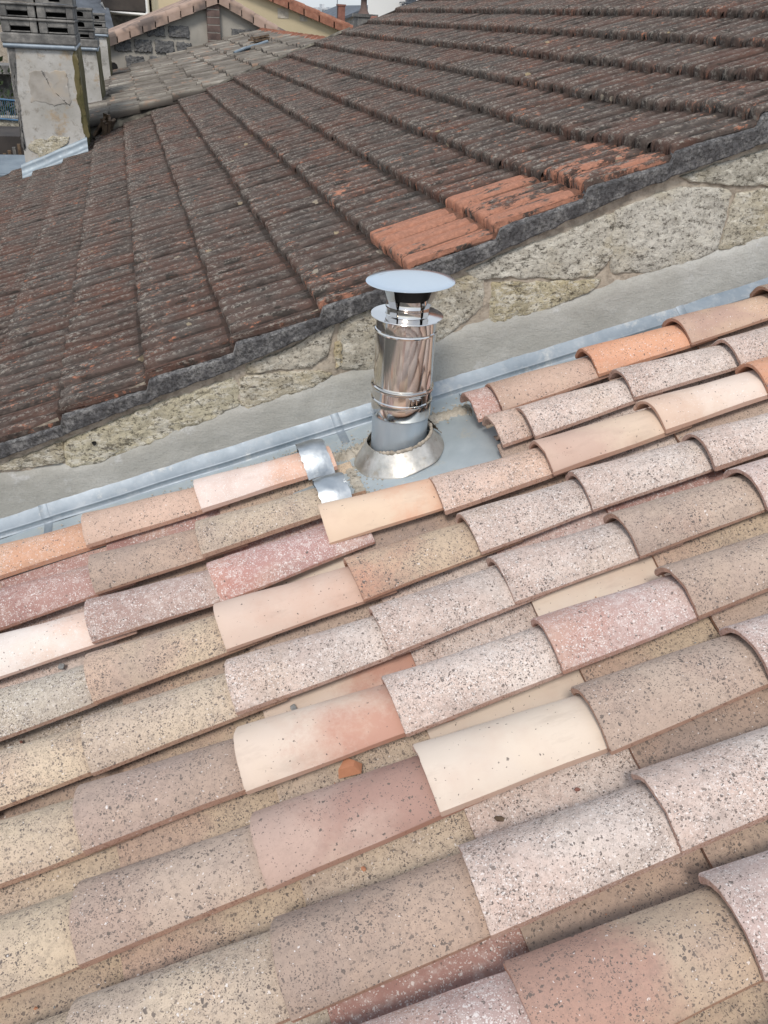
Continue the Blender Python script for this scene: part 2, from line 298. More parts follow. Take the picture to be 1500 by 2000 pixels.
# ================================================================== ROOF A : new canal tiles
W0, W1, H0, H1, LT, TH = .172, .140, .065, .042, .452, .012
def cover_mesh(seed, L=LT, crown=0.0):
    rnd = random.Random(seed); mb = MB(); N = 22; ss = [0, .0025, .03, .08, .14, .2, .26, .32, .38, L-.003, L]; e0 = rnd.uniform(-.004, .004)
    outer = []; inner = []
    for i, s_ in enumerate(ss):
        t = s_/LT; w_ = lerp(W0, W1, t)+.0015*math.sin(s_*14+seed); H = lerp(H0, H1, t)+.0015*math.sin(s_*11+seed*2)+crown*t; z0 = -.02*t; sh = .0022 if i in (0, len(ss)-1) else 0
        ro = []; ri = []
        for k in range(N+1):
            a_ = -1+2*k/N; yy = math.sin(a_*math.pi/2)                      # denser near the feet
            z = .012+(H-.012)*(1-abs(yy)**2.25)
            wob = .0012*math.sin(s_*23+k*.7+seed)
            e = e0*yy*(1 if i < 3 else 0)
            if i < 2: e += max(0, noise.noise(Vector((k*.55, seed*3.3, 0)))-.30)*.007+.0012*noise.noise(Vector((k*1.7, seed, 4)))
            ro.append(Vector((s_+e, W0/2+yy*(w_/2-sh)+.0022*math.sin(s_*8+seed*1.7)*(s_/LT), z0+z-sh+wob+.003*math.sin(seed*2.1)*yy)))
            zi = .0+(H-TH)*(1-abs(yy)**2.4)
            ri.append(Vector((s_+e, W0/2+yy*(w_/2-TH+sh), z0+zi)))
        # vertical lip along both feet
        ro = [Vector((ro[0].x, ro[0].y+.0006, z0))]+ro+[Vector((ro[-1].x, ro[-1].y-.0006, z0))]
        ri = [ri[0].copy()]+ri+[ri[-1].copy()]
        outer.append(ro); inner.append(ri)
    n = N+3
    mb.grid([p for r in outer for p in r], len(ss), n, 0)
    nb = (n-1); 
    for fi in range(len(mb.f)):
        if fi % nb in (0, nb-1): mb.mi[fi] = 1; mb.sm[fi] = False
    b = len(mb.f); mb.grid([p for r in reversed(inner) for p in r], len(ss), n, 1)
    for i in (0, len(ss)-1):
        o_, i_ = outer[i], inner[i]; pts = o_+i_; fs = [((k, k+1, n+k+1, n+k) if i == 0 else (k+1, k, n+k, n+k+1)) for k in range(n-1)]; mb.add(pts, fs, 1, False)
    for side in (0, n-1):
        pts = [r[side] for r in outer]+[r[side] for r in inner]; m = len(ss)
        mb.add(pts, [((k, m+k, m+k+1, k+1) if side == 0 else (k, k+1, m+k+1, m+k)) for k in range(m-1)], 1, False)
    return mb
def pan_mesh(seed, L=LT):
    mb = MB(); N = 16; ss = [0, .0025, .05, .12, .2, .28, .36, L]; up = []; lo = []
    for i, s_ in enumerate(ss):
        t = s_/LT; w_ = lerp(.168, .186, t); D = lerp(.045, .048, t); z0 = lerp(.0, -.018, t)
        for k in range(N+1):
            yy = math.sin((-1+2*k/N)*math.pi/2); z = z0-D*(1-abs(yy)**2.2)+.0012*math.sin(s_*19+k+seed)
            up.append(Vector((s_, yy*w_/2, z))); lo.append(Vector((s_, yy*(w_/2), z-TH)))
    n = N+1; mb.grid(up, len(ss), n, 0); mb.grid(lo, len(ss), n, 1)
    for i in (0, len(ss)-1): mb.add(up[i*n:(i+1)*n]+lo[i*n:(i+1)*n], [(k, k+1, n+k+1, n+k) for k in range(n-1)], 1, False)
    for sd_ in (0, n-1): mb.add([up[i*n+sd_] for i in range(len(ss))]+[lo[i*n+sd_] for i in range(len(ss))], [(k, k+1, len(ss)+k+1, len(ss)+k) for k in range(len(ss)-1)], 1, False)
    return mb
roofA = thing('canal_tile_roof', 'new roof of speckled pink, cream and orange canal tiles filling the foreground', 'tiled roof', PA(0, 0, -.1))
CV = [cover_mesh(k) for k in range(11)]; PN = [pan_mesh(k) for k in range(4)]
CVM = [c.mesh('cover_tile', [m_clay, m_edge]) for c in CV]; PNM = [c.mesh('pan_tile', [m_clay, m_edge]) for c in PN]
def frameA(s, y, n, yaw=0, pit=0, roll=0):
    M = Matrix(((ca, 0, -sa, 0), (0, 1, 0, 0), (sa, 0, ca, 0), (0, 0, 0, 1)))
    return Matrix.Translation(PA(s, y, n)) @ M @ Matrix.Rotation(yaw, 4, 'Z') @ Matrix.Rotation(pit, 4, 'Y') @ Matrix.Rotation(roll, 4, 'X')
TI = Matrix.Translation(-roofA.location)
def place(name, me, M, c1, c2, sp, label=None):
    o = bpy.data.objects.new(name, me); S.collection.objects.link(o); o.parent = roofA; o.matrix_local = TI @ M
    o['c1'] = c1; o['c2'] = c2; o['sp'] = sp
    if label: o['label'] = label
    return o
# tile kinds: colour at the lower (left) end, colour towards the upper (right) end, (dark specks, light specks, shift)
K = {
 'O': ((.54,.29,.19), (.58,.33,.22), (.25,.15,.2)),  'OW': ((.55,.39,.30), (.53,.32,.22), (.30,.35,.2)),
 'PB': ((.46,.35,.29), (.53,.40,.33), (.40,.05,.3)),   'WP': ((.66,.575,.54), (.64,.44,.35), (.02,.45,.75)),
 'RD': ((.30,.18,.165), (.35,.22,.20), (.1,.60,.3)),   'T': ((.34,.275,.235), (.42,.33,.27), (.8,.02,.45)),
 'S': ((.48,.41,.34), (.51,.44,.35), (1.0,.08,.45)),   'W': ((.55,.46,.42), (.61,.55,.515), (.9,.45,.5)),
 'WR': ((.64,.60,.57), (.62,.50,.44), (.05,.40,.75)),  'RG': ((.34,.25,.23), (.48,.40,.37), (.35,.65,.6)),
 'R': ((.45,.25,.22), (.42,.27,.26), (.1,.85,.3)),    'CO': ((.58,.47,.37), (.56,.36,.26), (.01,.0,.7)),
 'WD': ((.57,.45,.39), (.56,.42,.34), (.85,.25,.5)),   'CP': ((.49,.375,.32), (.58,.48,.39), (.03,.0,.55)),
 'CW': ((.58,.46,.38), (.66,.58,.52), (.03,.10,.4)),  'GS': ((.40,.38,.335), (.47,.44,.38), (1.1,.35,.3)),
 'BC': ((.46,.355,.29), (.50,.42,.32), (1.0,.01,.5)),  'P': ((.56,.46,.40), (.53,.395,.33), (.03,.0,.6)),
 'RB': ((.47,.28,.21), (.50,.41,.31), (.8,.03,.25)),  'CR': ((.59,.515,.45), (.46,.28,.225), (.02,.0,.72)),
 'TP': ((.41,.33,.29), (.40,.32,.27), (.85,.03,.5)), 'TR': ((.42,.32,.28), (.33,.22,.19), (.30,.0,.6)),
 'PW': ((.50,.405,.385), (.56,.49,.47), (.6,.60,.5)),   'CS': ((.50,.42,.34), (.55,.47,.36), (1.0,.03,.45)),
 'C': ((.58,.525,.465), (.59,.53,.46), (.02,.0,.3)),   'B': ((.42,.34,.29), (.47,.39,.33), (.8,.03,.5)),
 'RW': ((.44,.29,.26), (.47,.37,.36), (.25,.75,.45)),  'RX': ((.38,.25,.205), (.43,.345,.265), (.7,.03,.35)),
 'BR': ((.43,.31,.26), (.55,.42,.32), (.15,.05,.6)),
}
KT = {(1,-1):'OW',(1,0):'PB',(1,1):'WP',(1,4):'PB',(1,5):'O',(1,6):'BR',(1,7):'T',
 (2,-1):'RD',(2,0):'T',(2,1):'S',(2,4):'W',(2,5):'W',(2,6):'W',
 (3,-1):'WR',(3,0):'RG',(3,1):'R',(3,2):'CO',(3,3):'WD',(3,4):'CP',(3,5):'CW',(3,6):'O',
 (4,-1):'GS',(4,0):'BC',(4,1):'P',(4,2):'RB',(4,3):'W',(4,4):'W',(4,5):'W',
 (5,-1):'CS',(5,0):'S',(5,1):'W',(5,2):'W',(5,3):'W',(5,4):'B',(5,5):'PW',
 (6,-1):'CS',(6,0):'TP',(6,1):'CR',(6,2):'W',(6,3):'RW',(6,4):'B',(6,5):'PW',
 (7,-1):'CS',(7,0):'B',(7,1):'TR',(7,2):'C',(7,3):'B',(7,4):'PW',
 (8,-1):'CS',(8,0):'S',(8,1):'T',(8,2):'W',(8,3):'W',(8,4):'W',
 (9,0):'W',(9,1):'RW',(9,2):'RX',(9,3):'PW',(9,4):'PW'}
KP = {(7,1):'S',(8,1):'RD',(8,0):'GS',(8,-1):'C',(6,2):'C',(5,1):'CR',(4,-1):'GS',(3,1):'C',(2,1):'R',(5,2):'W',(5,3):'C',(1,0):'RD',(7,2):'W',(8,2):'T',(9,1):'RW',(1,-1):'RD',(4,3):'RW',(2,-1):'RG',(3,0):'T',(7,0):'BC',(6,0):'BC',(6,1):'S',(4,4):'RD'}
# measured lower corners (s, y) come from these image points of the photograph, projected on the roof plane
OB={(1,0):(172,1072),(1,1):(395,1002),(2,0):(188,1163),(2,1):(400,1090),(3,0):(180,1260),(3,1):(432,1180),(3,2):(645,1065),(3,3):(873,1005),(3,4):(1083,930),(3,5):(1300,848),
(4,0):(185,1378),(4,1):(442,1275),(4,2):(710,1178),(4,3):(940,1085),(4,4):(1160,1000),(4,5):(1400,920),(5,0):(180,1518),(5,1):(465,1398),(5,2):(765,1285),(5,3):(1005,1182),(5,4):(1250,1093),
(6,0):(165,1672),(6,1):(485,1553),(6,2):(793,1442),(6,3):(1103,1318),(6,4):(1365,1210),(7,0):(162,1892),(7,1):(527,1745),(7,2):(860,1597),(7,3):(1197,1475),(8,2):(965,1835),(8,3):(1335,1672),
(2,4):(1048,858),(2,5):(1238,783),(2,6):(1450,720),(1,4):(985,808),(1,5):(1170,737),(1,6):(1350,675)}
rowfix = {}
for (i, j), p_ in OB.items():
    s_, y_ = onA(*p_); rowfix.setdefault(i, []).append((j, s_-(X0+LA*j), y_-(Y0-P*i)))
def corner(i, j):
    if (i, j) == (3, 2): a_ = onA(*OB[(3, 2)]); return a_[0], a_[1]-.018
    if (i, j) in OB: return onA(*OB[(i, j)])
    r = random.Random(i*97+j*13); ds = dy = 0
    if i in rowfix:
        q = min(rowfix[i], key=lambda a: abs(a[0]-j)); ds, dy = q[1], q[2]
    return X0+LA*j+ds+r.uniform(-.006, .006), Y0-P*i+dy+r.uniform(-.004, .004)
def inview(p, m=90):
    v = p-Vector((0, 0, ZC)); z = v.dot(Fv)
    if z < .1: return False
    x = 750+FPX*v.dot(Rv)/z; y = 1000-FPX*v.dot(Uv)/z; return -m < x < 1500+m and -m < y < 2000+m
CORN = {}
rest = MB(); rest_n = 0
keys = list(K)
nc = npn = 0
for i in range(1, 16):
    for j in range(-3, 9):
        if i in (1, 2) and j in (2, 3): continue
        s_, y_ = corner(i, j); CORN[(i, j)] = (s_, y_)
        nx = corner(i, j+1) if not (i in (1, 2) and j == 1) else (s_+LA, y_)
        r = random.Random(i*31+j*7+5)
        yaw = max(-.05, min(.07, math.atan2(nx[1]-y_, nx[0]-s_)*.55)) + (.7/180*math.pi)*r.uniform(-1, 1)
        M = frameA(s_, y_, .001*r.uniform(-1, 1)+{(3, 2): .012, (3, 1): -.004}.get((i, j), 0), yaw, r.uniform(-.003, .003), r.uniform(-.02, .02))
        vis = any(inview(PA(s_+a_, y_+b_, .04)) for a_ in (0, .2, .4) for b_ in (0, .17))
        k = KT.get((i, j)) or r.choice(['W', 'S', 'B', 'P', 'PW', 'CS', 'T', 'RW', 'BC', 'O'])
        if vis and i <= 10:
            c1, c2, sp = K[k]; jt = r.uniform(.93, 1.07)
            place('cover_tile', CVM[(i*5+j*3) % 11], M, tuple(x*jt for x in c1), tuple(x*jt for x in c2), sp); nc += 1
        elif i > 8 or True:
            b = len(rest.v); src = CV[(i+j) % 7]; rest.v += [M @ v for v in src.v]; rest.f += [tuple(b+q for q in f) for f in src.f]; rest.mi += src.mi; rest.sm += src.sm; rest_n += 1
# pans
for i in range(0, 15):
    for j in range(-3, 9):
        if i in (1,) and j in (2,): continue
        if i == 0: continue
        s_ = X0+LA*j+.125*LA; y_ = Y0-P*i-.027
        if (i, j) in CORN: s_ = CORN[(i, j)][0]+.05; y_ = Y0-P*i-.027+sorted([q_[2] for q_ in rowfix.get(i, [(0, 0, 0)])])[len(rowfix.get(i, [0]))//2]
        if i in (1,) and j == 3: s_ = 1.075
        if i == 2 and j == 2: continue
        if i == 2 and j == 3: s_ = 1.045
        r = random.Random(i*17+j*41+9)
        M = frameA(s_, y_, -.013+.002*r.uniform(-1, 1), r.uniform(-.015, .015), 0, r.uniform(-.02, .02))
        vis = any(inview(PA(s_+a_, y_+b_, -.04)) for a_ in (0, .2, .4) for b_ in (-.03, .03))
        k = KP.get((i, j)) or r.choice(['S', 'BC', 'CS', 'W', 'T', 'B', 'BC', 'T'])
        if vis and i <= 10:
            c1, c2, sp = K[k]; place('pan_tile', PNM[(i+j) % 4], M, c1, c2, sp); npn += 1
        else:
            b = len(rest.v); src = PN[(i+j) % 4]; rest.v += [M @ v for v in src.v]; rest.f += [tuple(b+q for q in f) for f in src.f]; rest.mi += src.mi; rest.sm += src.sm
print('covers', nc, 'pans', npn, 'rest', rest_n)
ro = rest.obj('tiles_beyond', [m_clay, m_edge], roofA); ro['kind'] = 'stuff'; ro['c1'] = (.46, .37, .31); ro['c2'] = (.50, .41, .34); ro['sp'] = (.6, .4, .3)
# short end tiles beside the flue gap
for (px, py, kk) in ((934, 819, 'RW'), (982, 868, 'WD')):
    s_, y_ = onA(px, py); c1, c2, sp = K[kk]
    o = place('cover_tile', cover_mesh(9, .2).mesh('short_cover', [m_clay, m_edge]), frameA(s_, y_, -.013, .0), c1, c2, sp, 'short cut tile poking out from under the tile above, beside the flue gap')
# deck under the tiles
d = MB(); pts = [PA(-1.9, -1.2, -.085), PA(3.4, -1.2, -.085), PA(3.4, yw(3.2)-.01, -.085), PA(-1.9, yw(-1.9)-.01, -.085)]; dn = [p-Vector((0, 0, .12)) for p in pts]
d.hexa(dn+pts); d.obj('roof_deck', m_wood, roofA)
hw = MB(); hw.box((-1.75, -1.1, 0), (3.15, 2.5, ZC-2.15)); hw.obj('wall', m_cream, roofA)

# ------------------------------------------------------------------ zinc work along the wall
zv = thing('zinc_flashing', 'blue-grey zinc valley flashing running along the foot of the stone wall', 'flashing', PA(.5, 2.4, -.06))
nS = 140
def strip(prof, s0, s1, amp=.0, seed=1, n=nS):
    out = []
    for a_ in range(n+1):
        s_ = lerp(s0, s1, a_/n)
        for (dy, nn) in prof(s_):
            v = PA(s_, dy, nn); out.append(v+Vector((0, 0, nz3(v, 6, amp, seed))))
    return out, n+1, len(prof(s0))
def pr_floor(s_):
    W = yw(s_*ca); return [(W-.36, -.064), (W-.22, -.062), (W-.15, -.060), (W-.10, -.059), (W-.060, -.057)]
def pr_up(s_):
    W = yw(s_*ca); return [(W-.060, -.057), (W-.054, -.054), (W-.052, -.040), (W-.056, -.036), (W-.050, -.033), (W-.030, -.016), (W-.014, -.002), (W-.006, .008), (W-.001, .009)]
mb = MB(); mb.grid(*strip(pr_floor, -1.7, 3.3, .003)); mb.obj('zinc_valley', m_zincd, zv)
mb = MB(); mb.grid(*strip(pr_up, -1.7, 3.3, .003, 4, 260)); mb.obj('upstand', m_zinc, zv)
for s_ in (-.45, .62, 1.95):
    mb = MB(); mb.grid([PA(s_+q, y_-.0007*(q not in (0, .03)), n_+.0008*(q not in (0, .03))) for q in (0, .0015, .0285, .03) for (y_, n_) in pr_floor(s_+q)[2:]+pr_up(s_+q)[1:-1]], 4, 10); mb.obj('lap_joint', m_zinc, zv)
# tray under the flue
mb = MB(); n1, n2 = 40, 30; pts = []
for a_ in range(n1+1):
    for b_ in range(n2+1):
        s_ = lerp(.40, 1.34, a_/n1); y_ = lerp(1.888, 2.50, b_/n2); v = PA(s_, y_, -.056+.004*math.sin(s_*7+y_*5)); pts.append(v+Vector((0, 0, nz3(v, 5, .006, 2))))
mb.grid(pts, n1+1, n2+1); mb.obj('flue_tray', m_zincd, zv)
# bright zinc end caps over the cut tile ends
for (row, sA, sB) in ((1, .462, .55), (2, .468, .56)):
    yc = CORN[(row, 1)][1]+W0/2; mb = MB(); pts = []; N = 26; nsg = 10
    for a_ in range(nsg+1):
        t_ = a_/nsg; s0_ = lerp(sA, sB, t_)
        for k in range(N+1):
            yy = math.sin((-1+2*k/N)*math.pi/2); z = -.012+.078*(1-abs(yy)**2.3)-(.012*t_**3)
            rg = nz3(Vector((k*.9, a_, row)), .9, .006) if a_ in (0, nsg) else 0
            v = PA(s0_+rg, yc+yy*.092, z+nz3(Vector((s0_*30, yy*3, row)), 1.0, .0035)); pts.append(v)
        # ends go down
    mb.grid(pts, nsg+1, N+1)
    last = pts[-(N+1):]; mb.add(last+[p-Vector((-.004, 0, max(0, (p-PA(sB, yc, -.055)).dot(Vector((-sa, 0, ca)))))) for p in last], [(k, k+1, N+2+k, N+1+k) for k in range(N)], 0, True)
    mb.obj('end_cap', m_zincb, zv, label='bright zinc cap bent over the %s tile end beside the flue' % ('upper' if row == 1 else 'lower'))
# mortar fillets and crumbs
def fillet(name, path, wid, hei, seed, mat, parent, n=90, rag=.012):
    mb = MB(); pts = []; m = 9
    for a_ in range(n+1):
        t_ = a_/n*(len(path)-1); k = min(int(t_), len(path)-2); f_ = t_-k; s_, y_, nn = [lerp(path[k][q], path[k+1][q], f_) for q in range(3)]
        d = Vector((path[k+1][0]-path[k][0], path[k+1][1]-path[k][1])).normalized(); pe = Vector((-d.y, d.x)); w_ = wid*(.75+.7*abs(noise.noise(Vector((a_*.35, seed, 0)))))
        for b_ in range(m):
            q = -1+2*b_/(m-1); hh = hei*(1-q*q)*(.7+.9*noise.noise(Vector((a_*.6, b_*.8, seed)))) if abs(q) < 1 else -.004
            off = q*w_+rag*noise.noise(Vector((a_*.8, seed+5, b_*.2))); pts.append(PA(s_+pe.x*off, y_+pe.y*off, nn+hh))
    mb.grid(pts, n+1, m); return mb.obj(name, mat, parent)
fillet('mortar_fillet', [(-1.5, 2.425, -.056), (.05, 2.42, -.056), (.48, 2.385, -.056)], .035, .030, 1, m_mortar, zv, 220)
fillet('mortar_fillet', [(.50, 2.36, -.054), (.62, 2.33, -.054), (.80, 2.385, -.054), (1.08, 2.36, -.054)], .035, .012, 2, m_mortar, zv, 120, .03)
fillet('mortar_fillet', [(1.12, 2.385, -.056), (3.2, 2.315, -.056)], .024, .026, 3, m_mortar, zv, 220)
fillet('mortar_fillet', [(.60, 2.26, -.055), (.600, 2.12, -.055), (.60, 1.99, -.055), (.63, 1.90, -.055)], .018, .014, 4, m_mortar, zv, 60, .02)
mb = MB()
for k in range(900):
    r = random.Random(k); q = r.random()
    if q < .45: s_ = r.uniform(-.6, .5); y_ = 2.445+abs(r.gauss(0, .025))
    elif q < .8: s_ = r.uniform(.55, 1.12); y_ = 2.37+r.gauss(0, .035)
    else: s_ = .62+r.gauss(0, .03); y_ = r.uniform(1.86, 2.25)
    if y_ > yw(s_)-.03: continue
    c = PA(s_, y_, -.053); z = r.uniform(.0015, .0055)
    vs = [c+Vector((r.uniform(.6, 1.2)*z*a_, r.uniform(.6, 1.2)*z*b_, z*c_*.7)) for a_, b_, c_ in ((1,0,0),(-1,0,0),(0,1,0),(0,-1,0),(0,0,1),(0,0,-1))]
    mb.add(vs, [(0,2,4),(2,1,4),(1,3,4),(3,0,4),(2,0,5),(1,2,5),(3,1,5),(0,3,5)], 0, False)
o = mb.obj('mortar_crumbs', m_mortar, None, origin=PA(.5, 2.3, -.05)); props(o, 'grey mortar crumbs scattered on the zinc by the flue and along the top tiles', 'mortar crumbs', kind='stuff')

# ------------------------------------------------------------------ flue
FX, FY = .757, 2.24
fl = thing('flue_pipe', 'polished steel flue pipe with a flat round rain cap standing in the zinc valley', 'flue', Vector((FX, FY, ZC-1.21)))
C0 = Vector((FX, FY, ZC))
def lat(name, prof, mat, seg=96, c=C0, ax=Vector((0, 0, 1)), cap=False, label=None, auto=35):
    mb = MB(); mb.lathe(prof, c, ax, seg, 0, cap); return mb.obj(name, mat, fl, auto, label=label)
lat('lower_sleeve', [(.0905, -1.24), (.0905, -1.056), (.089, -1.055)], m_sleeve)
lat('clamp_sleeve', [(.0905, -1.062), (.0945, -1.062), (.0955, -1.06), (.0955, -1.022), (.0945, -1.016), (.0975, -1.013), (.0975, -1.008), (.0945, -1.005), (.0945, -.985), (.0945, -.976), (.099, -.974), (.1005, -.969), (.099, -.964), (.0935, -.962), (.0925, -.958)], m_steel)
mb = MB()
for a_ in (0.0,):
    for (x0_, x1_, z0_, z1_, o_) in ((-.02, .02, -1.004, -.980, .004), (-.012, -.006, -1.0, -.984, .008), (.004, .012, -1.0, -.984, .008)):
        M = Matrix.Translation(C0) @ Matrix.Rotation(math.radians(8), 4, 'Z'); mb.box((x0_, -.0945-o_, z0_), (x1_, -.090, z1_), 0, M)
mb.obj('clasp', m_steel, fl)
lat('pipe', [(.0925, -.965), (.0925, -.792), (.0925, -.786)], m_steel)
lat('bead', [(.0925, -.795), (.0955, -.793), (.0968, -.789), (.0955, -.785), (.0925, -.783)], m_steel)
lat('upper_collar', [(.0925, -.786), (.0925, -.752), (.094, -.7465), (.109, -.7455), (.1105, -.7435), (.109, -.7415), (.094, -.741), (.066, -.7395), (.0645, -.737), (.0645, -.72)], m_steel)
lat('inner_pipe', [(.064, -.735), (.064, -.722), (.0665, -.719), (.0665, -.714), (.064, -.711), (.0625, -.70), (.0625, -.686), (.061, -.686), (.060, -.70)], m_steel)
lat('throat', [(.0605, -.70), (.064, -.684), (.070, -.660), (.072, -.646)], m_dark)
mb = MB()
for k in range(4):
    an = math.radians(35+90*k); d = Vector((math.cos(an), math.sin(an), 0)); e = Vector((-d.y, d.x, 0)); pp = []
    for (r_, z_, w_) in ((.067, -.737, .013), (.068, -.712, .013), (.078, -.69, .014), (.095, -.650, .018), (.101, -.643, .018)):
        for q in (-1, 1):
            pp.append(C0+d*r_+e*(w_*q)+Vector((0, 0, z_)))
    m_ = MB(); m_.grid(pp, 5, 2, 0, False); pq = [p+d*.0015 for p in pp]; m_.grid(pq, 5, 2, 0, False); m_.obj('strut', m_steel, fl)
tilt = Vector((-.035, .02, 1)).normalized()
lat('rain_cap', [(.001, .0060), (.06, .0059), (.11, .0053), (.131, .0042), (.1325, .0032), (.131, .0022), (.11, .0012), (.001, 0)], m_cap, 128, C0+Vector((.004, 0, -.645)), tilt)
# sloping base collar lying in the roof plane
nA = Vector((-sa, 0, ca)); bc = PA(FX/ca-.335*0+.0, FY, 0); s_f = (FX - 0)/ca
sF = FX*ca + (-1.2+HA)*sa
bc = PA(sF, FY-.005, -.056)
mb = MB(); seg = 96; pts = []
e1 = Vector((ca, 0, sa)); e2 = Vector((0, 1, 0))
prof = [(.150, .001), (.1485, .004), (.146, .006), (.125, .034), (.108, .062), (.106, .066), (.1035, .066), (.1055, .060), (.120, .034)]
for (r_, h_) in prof:
    for k in range(seg):
        t_ = 2*math.pi*k/seg; dent = 1+.035*noise.noise(Vector((math.cos(t_)*2, math.sin(t_)*2, h_*20)))
        drift = (h_/.066)*(-.002)
        pts.append(bc+e1*(r_*math.cos(t_)*1.02*dent-.0+drift+h_*.22)+e2*(r_*math.sin(t_)*dent)+nA*h_)
mb.grid(pts, len(prof), seg, 0, True, True); mb.obj('base_collar', m_collar, fl, 40)
# mortar smeared round the collar rim
mb = MB(); pts = []
for k in range(121):
    t_ = lerp(-2.6, .25, k/120); amp = max(.0, .0055+.006*noise.noise(Vector((k*.21, 3, 0))))
    if abs(k-60) > 55: amp *= .3
    cc = bc+e1*(.1055*math.cos(t_)*1.02+.0145)+e2*(.1055*math.sin(t_))+nA*.0655
    rad = (e1*math.cos(t_)+e2*math.sin(t_))
    for b_ in range(7):
        q = 2*math.pi*b_/7; pts.append(cc+rad*(math.cos(q)*amp)+nA*(math.sin(q)*amp*1.1-.002*abs(noise.noise(Vector((k*.4, 1, 1))))))
mb.grid(pts, 121, 7, 0, True, True); mb.obj('rim_mortar', m_joint, fl)
mb = MB(); pts = []   # crumpled patch on the right flank of the collar
for a_ in range(14):
    for b_ in range(8):
        t_ = lerp(.05, .75, b_/7); h_ = lerp(.072, .012, a_/13); r_ = lerp(.110, .150, a_/13)+.005+.007*noise.noise(Vector((a_*.7, b_*.9, 2)))
        pts.append(bc+e1*(r_*math.cos(t_)+h_*.22)+e2*(r_*math.sin(t_))+nA*(h_+.003*noise.noise(Vector((b_*1.1, a_, 5)))))
mb.grid(pts, 14, 8); mb.obj('crumpled_flap', m_joint, fl)

# ================================================================== PARTY WALL
pw = thing('party_wall', 'old limestone party wall with grey cement render along its foot', 'stone wall', Vector((.8, yw(.8)+.14, 0)))
mb = MB(); nx_, nz_ = 260, 60; pts = []
def bz(x): return BZ + (x/cb)*sb + ZC
for a_ in range(nx_+1):
    x = lerp(-2.2, 3.4, a_/nx_)
    for b_ in range(nz_+1):
        z = lerp(ZC-1.373+x*math.tan(AL)-.25, bz(x)-.02, b_/nz_); v = Vector((x, yw(x), z)); pts.append(v+Vector((0, nz3(v, 14, .007)+nz3(v, 45, .003), 0)))
mb.grid(pts, nx_+1, nz_+1); mb.obj('joint_mortar', m_joint, pw)
mb = MB(); v = []
for x in (-2.2, 3.4):
    v.append((x, bz(x)-.05, ZC-1.373+x*math.tan(AL)-.2))
lo = [Vector((-2.2, yw(-2.2)+.012, 0)), Vector((3.4, yw(3.4)+.012, 0)), Vector((3.4, yw(3.4)+.28, 0)), Vector((-2.2, yw(-2.2)+.28, 0))]
hi = [Vector((p.x, p.y, bz(p.x)-.055)) for p in lo]; mb.hexa(lo+hi); mb.obj('masonry', m_joint, pw)
def stone(poly, off=.014, tint=(.30, .29, .25), seed=1, mat=None, parent=None, proj=None, nb=110, name='stone', amp=.006, rag=.006):
    P_ = [proj(*p) for p in poly]; n = len(P_); c = sum(P_, Vector())/n
    per = [(P_[(k+1) % n]-P_[k]).length for k in range(n)]; tot = sum(per); bd = []
    for q in range(nb):
        d_ = tot*q/nb; k = 0
        while d_ > per[k]: d_ -= per[k]; k += 1
        bd.append(P_[k].lerp(P_[(k+1) % n], d_/per[k]))
    bd2 = [(bd[q-1]+bd[q]*2+bd[(q+1) % nb])/4 for q in range(nb)]; bd2 = [c+(b-c)*(1.05 if mat is None else 1.0) for b in bd2]
    bd2 = [b+Vector((nz3(b, 30, rag, seed)+nz3(b, 90, rag*.5, seed), 0, nz3(b, 30, rag, seed+9)+nz3(b, 90, rag*.5, seed+4))) for b in bd2]
    mb = MB(); pts = []; R_ = [1.0, .985, .96, .92, .86, .78, .69, .59, .48, .37, .25, .12, .001]
    for r_ in R_:
        for b in bd2:
            v = c+(b-c)*r_; dd = -.004 if r_ == 1.0 else off*(1-math.exp(-(1-r_)*30)); pts.append(v-Vector((0, dd+(nz3(v, 26, amp, seed)+nz3(v, 70, amp*.6, seed))*(r_ < 1), 0)))
    mb.grid(pts, len(R_), nb, 0, True, True); o = mb.obj(name, mat or m_stone, parent); o['c1'] = tint; return o
ST = [([(-60,925),(0,905),(40,893),(118,862),(124,900),(60,912),(0,918),(-60,935)], (0.43,0.39,0.29)),
 ([(130,862),(200,832),(300,790),(455,738),(463,792),(400,822),(300,860),(190,903),(134,912)], (0.55,0.51,0.36)),
 ([(470,738),(560,725),(622,722),(648,730),(620,750),(560,772),(474,800)], (0.48,0.43,0.32)),
 ([(482,712),(560,682),(632,640),(652,632),(640,690),(606,716),(540,722),(480,728)], (0.52,0.49,0.43)),
 ([(668,628),(735,600),(800,575),(870,548),(940,535),(938,600),(860,665),(735,722),(668,716)], (0.48,0.45,0.38)),
 ([(652,672),(664,664),(668,712),(655,718)], (0.65,0.52,0.26)),
 ([(912,528),(1000,490),(1100,455),(1196,415),(1192,500),(1160,538),(1080,545),(985,540),(930,545)], (0.58,0.57,0.52)),
 ([(962,552),(1060,550),(1172,545),(1160,562),(1100,592),(1040,612),(958,635)], (0.49,0.43,0.26)),
 ([(1205,412),(1270,385),(1330,368),(1385,368),(1425,374),(1410,440),(1396,492),(1330,515),(1262,530),(1198,532),(1196,470)], (0.61,0.61,0.58)),
 ([(1330,345),(1400,320),(1520,285),(1520,362),(1430,362),(1345,352)], (0.39,0.39,0.35)),
 ([(1438,378),(1520,368),(1520,450),(1460,475),(1405,487),(1420,430)], (0.54,0.51,0.42)),
 ([(1535,365),(1600,350),(1620,430),(1535,450)], (0.54,0.51,0.42))]
for k, (poly, tint) in enumerate(ST): stone(poly, .010, tint, k*3+1, None, pw, onwall, amp=.0055)
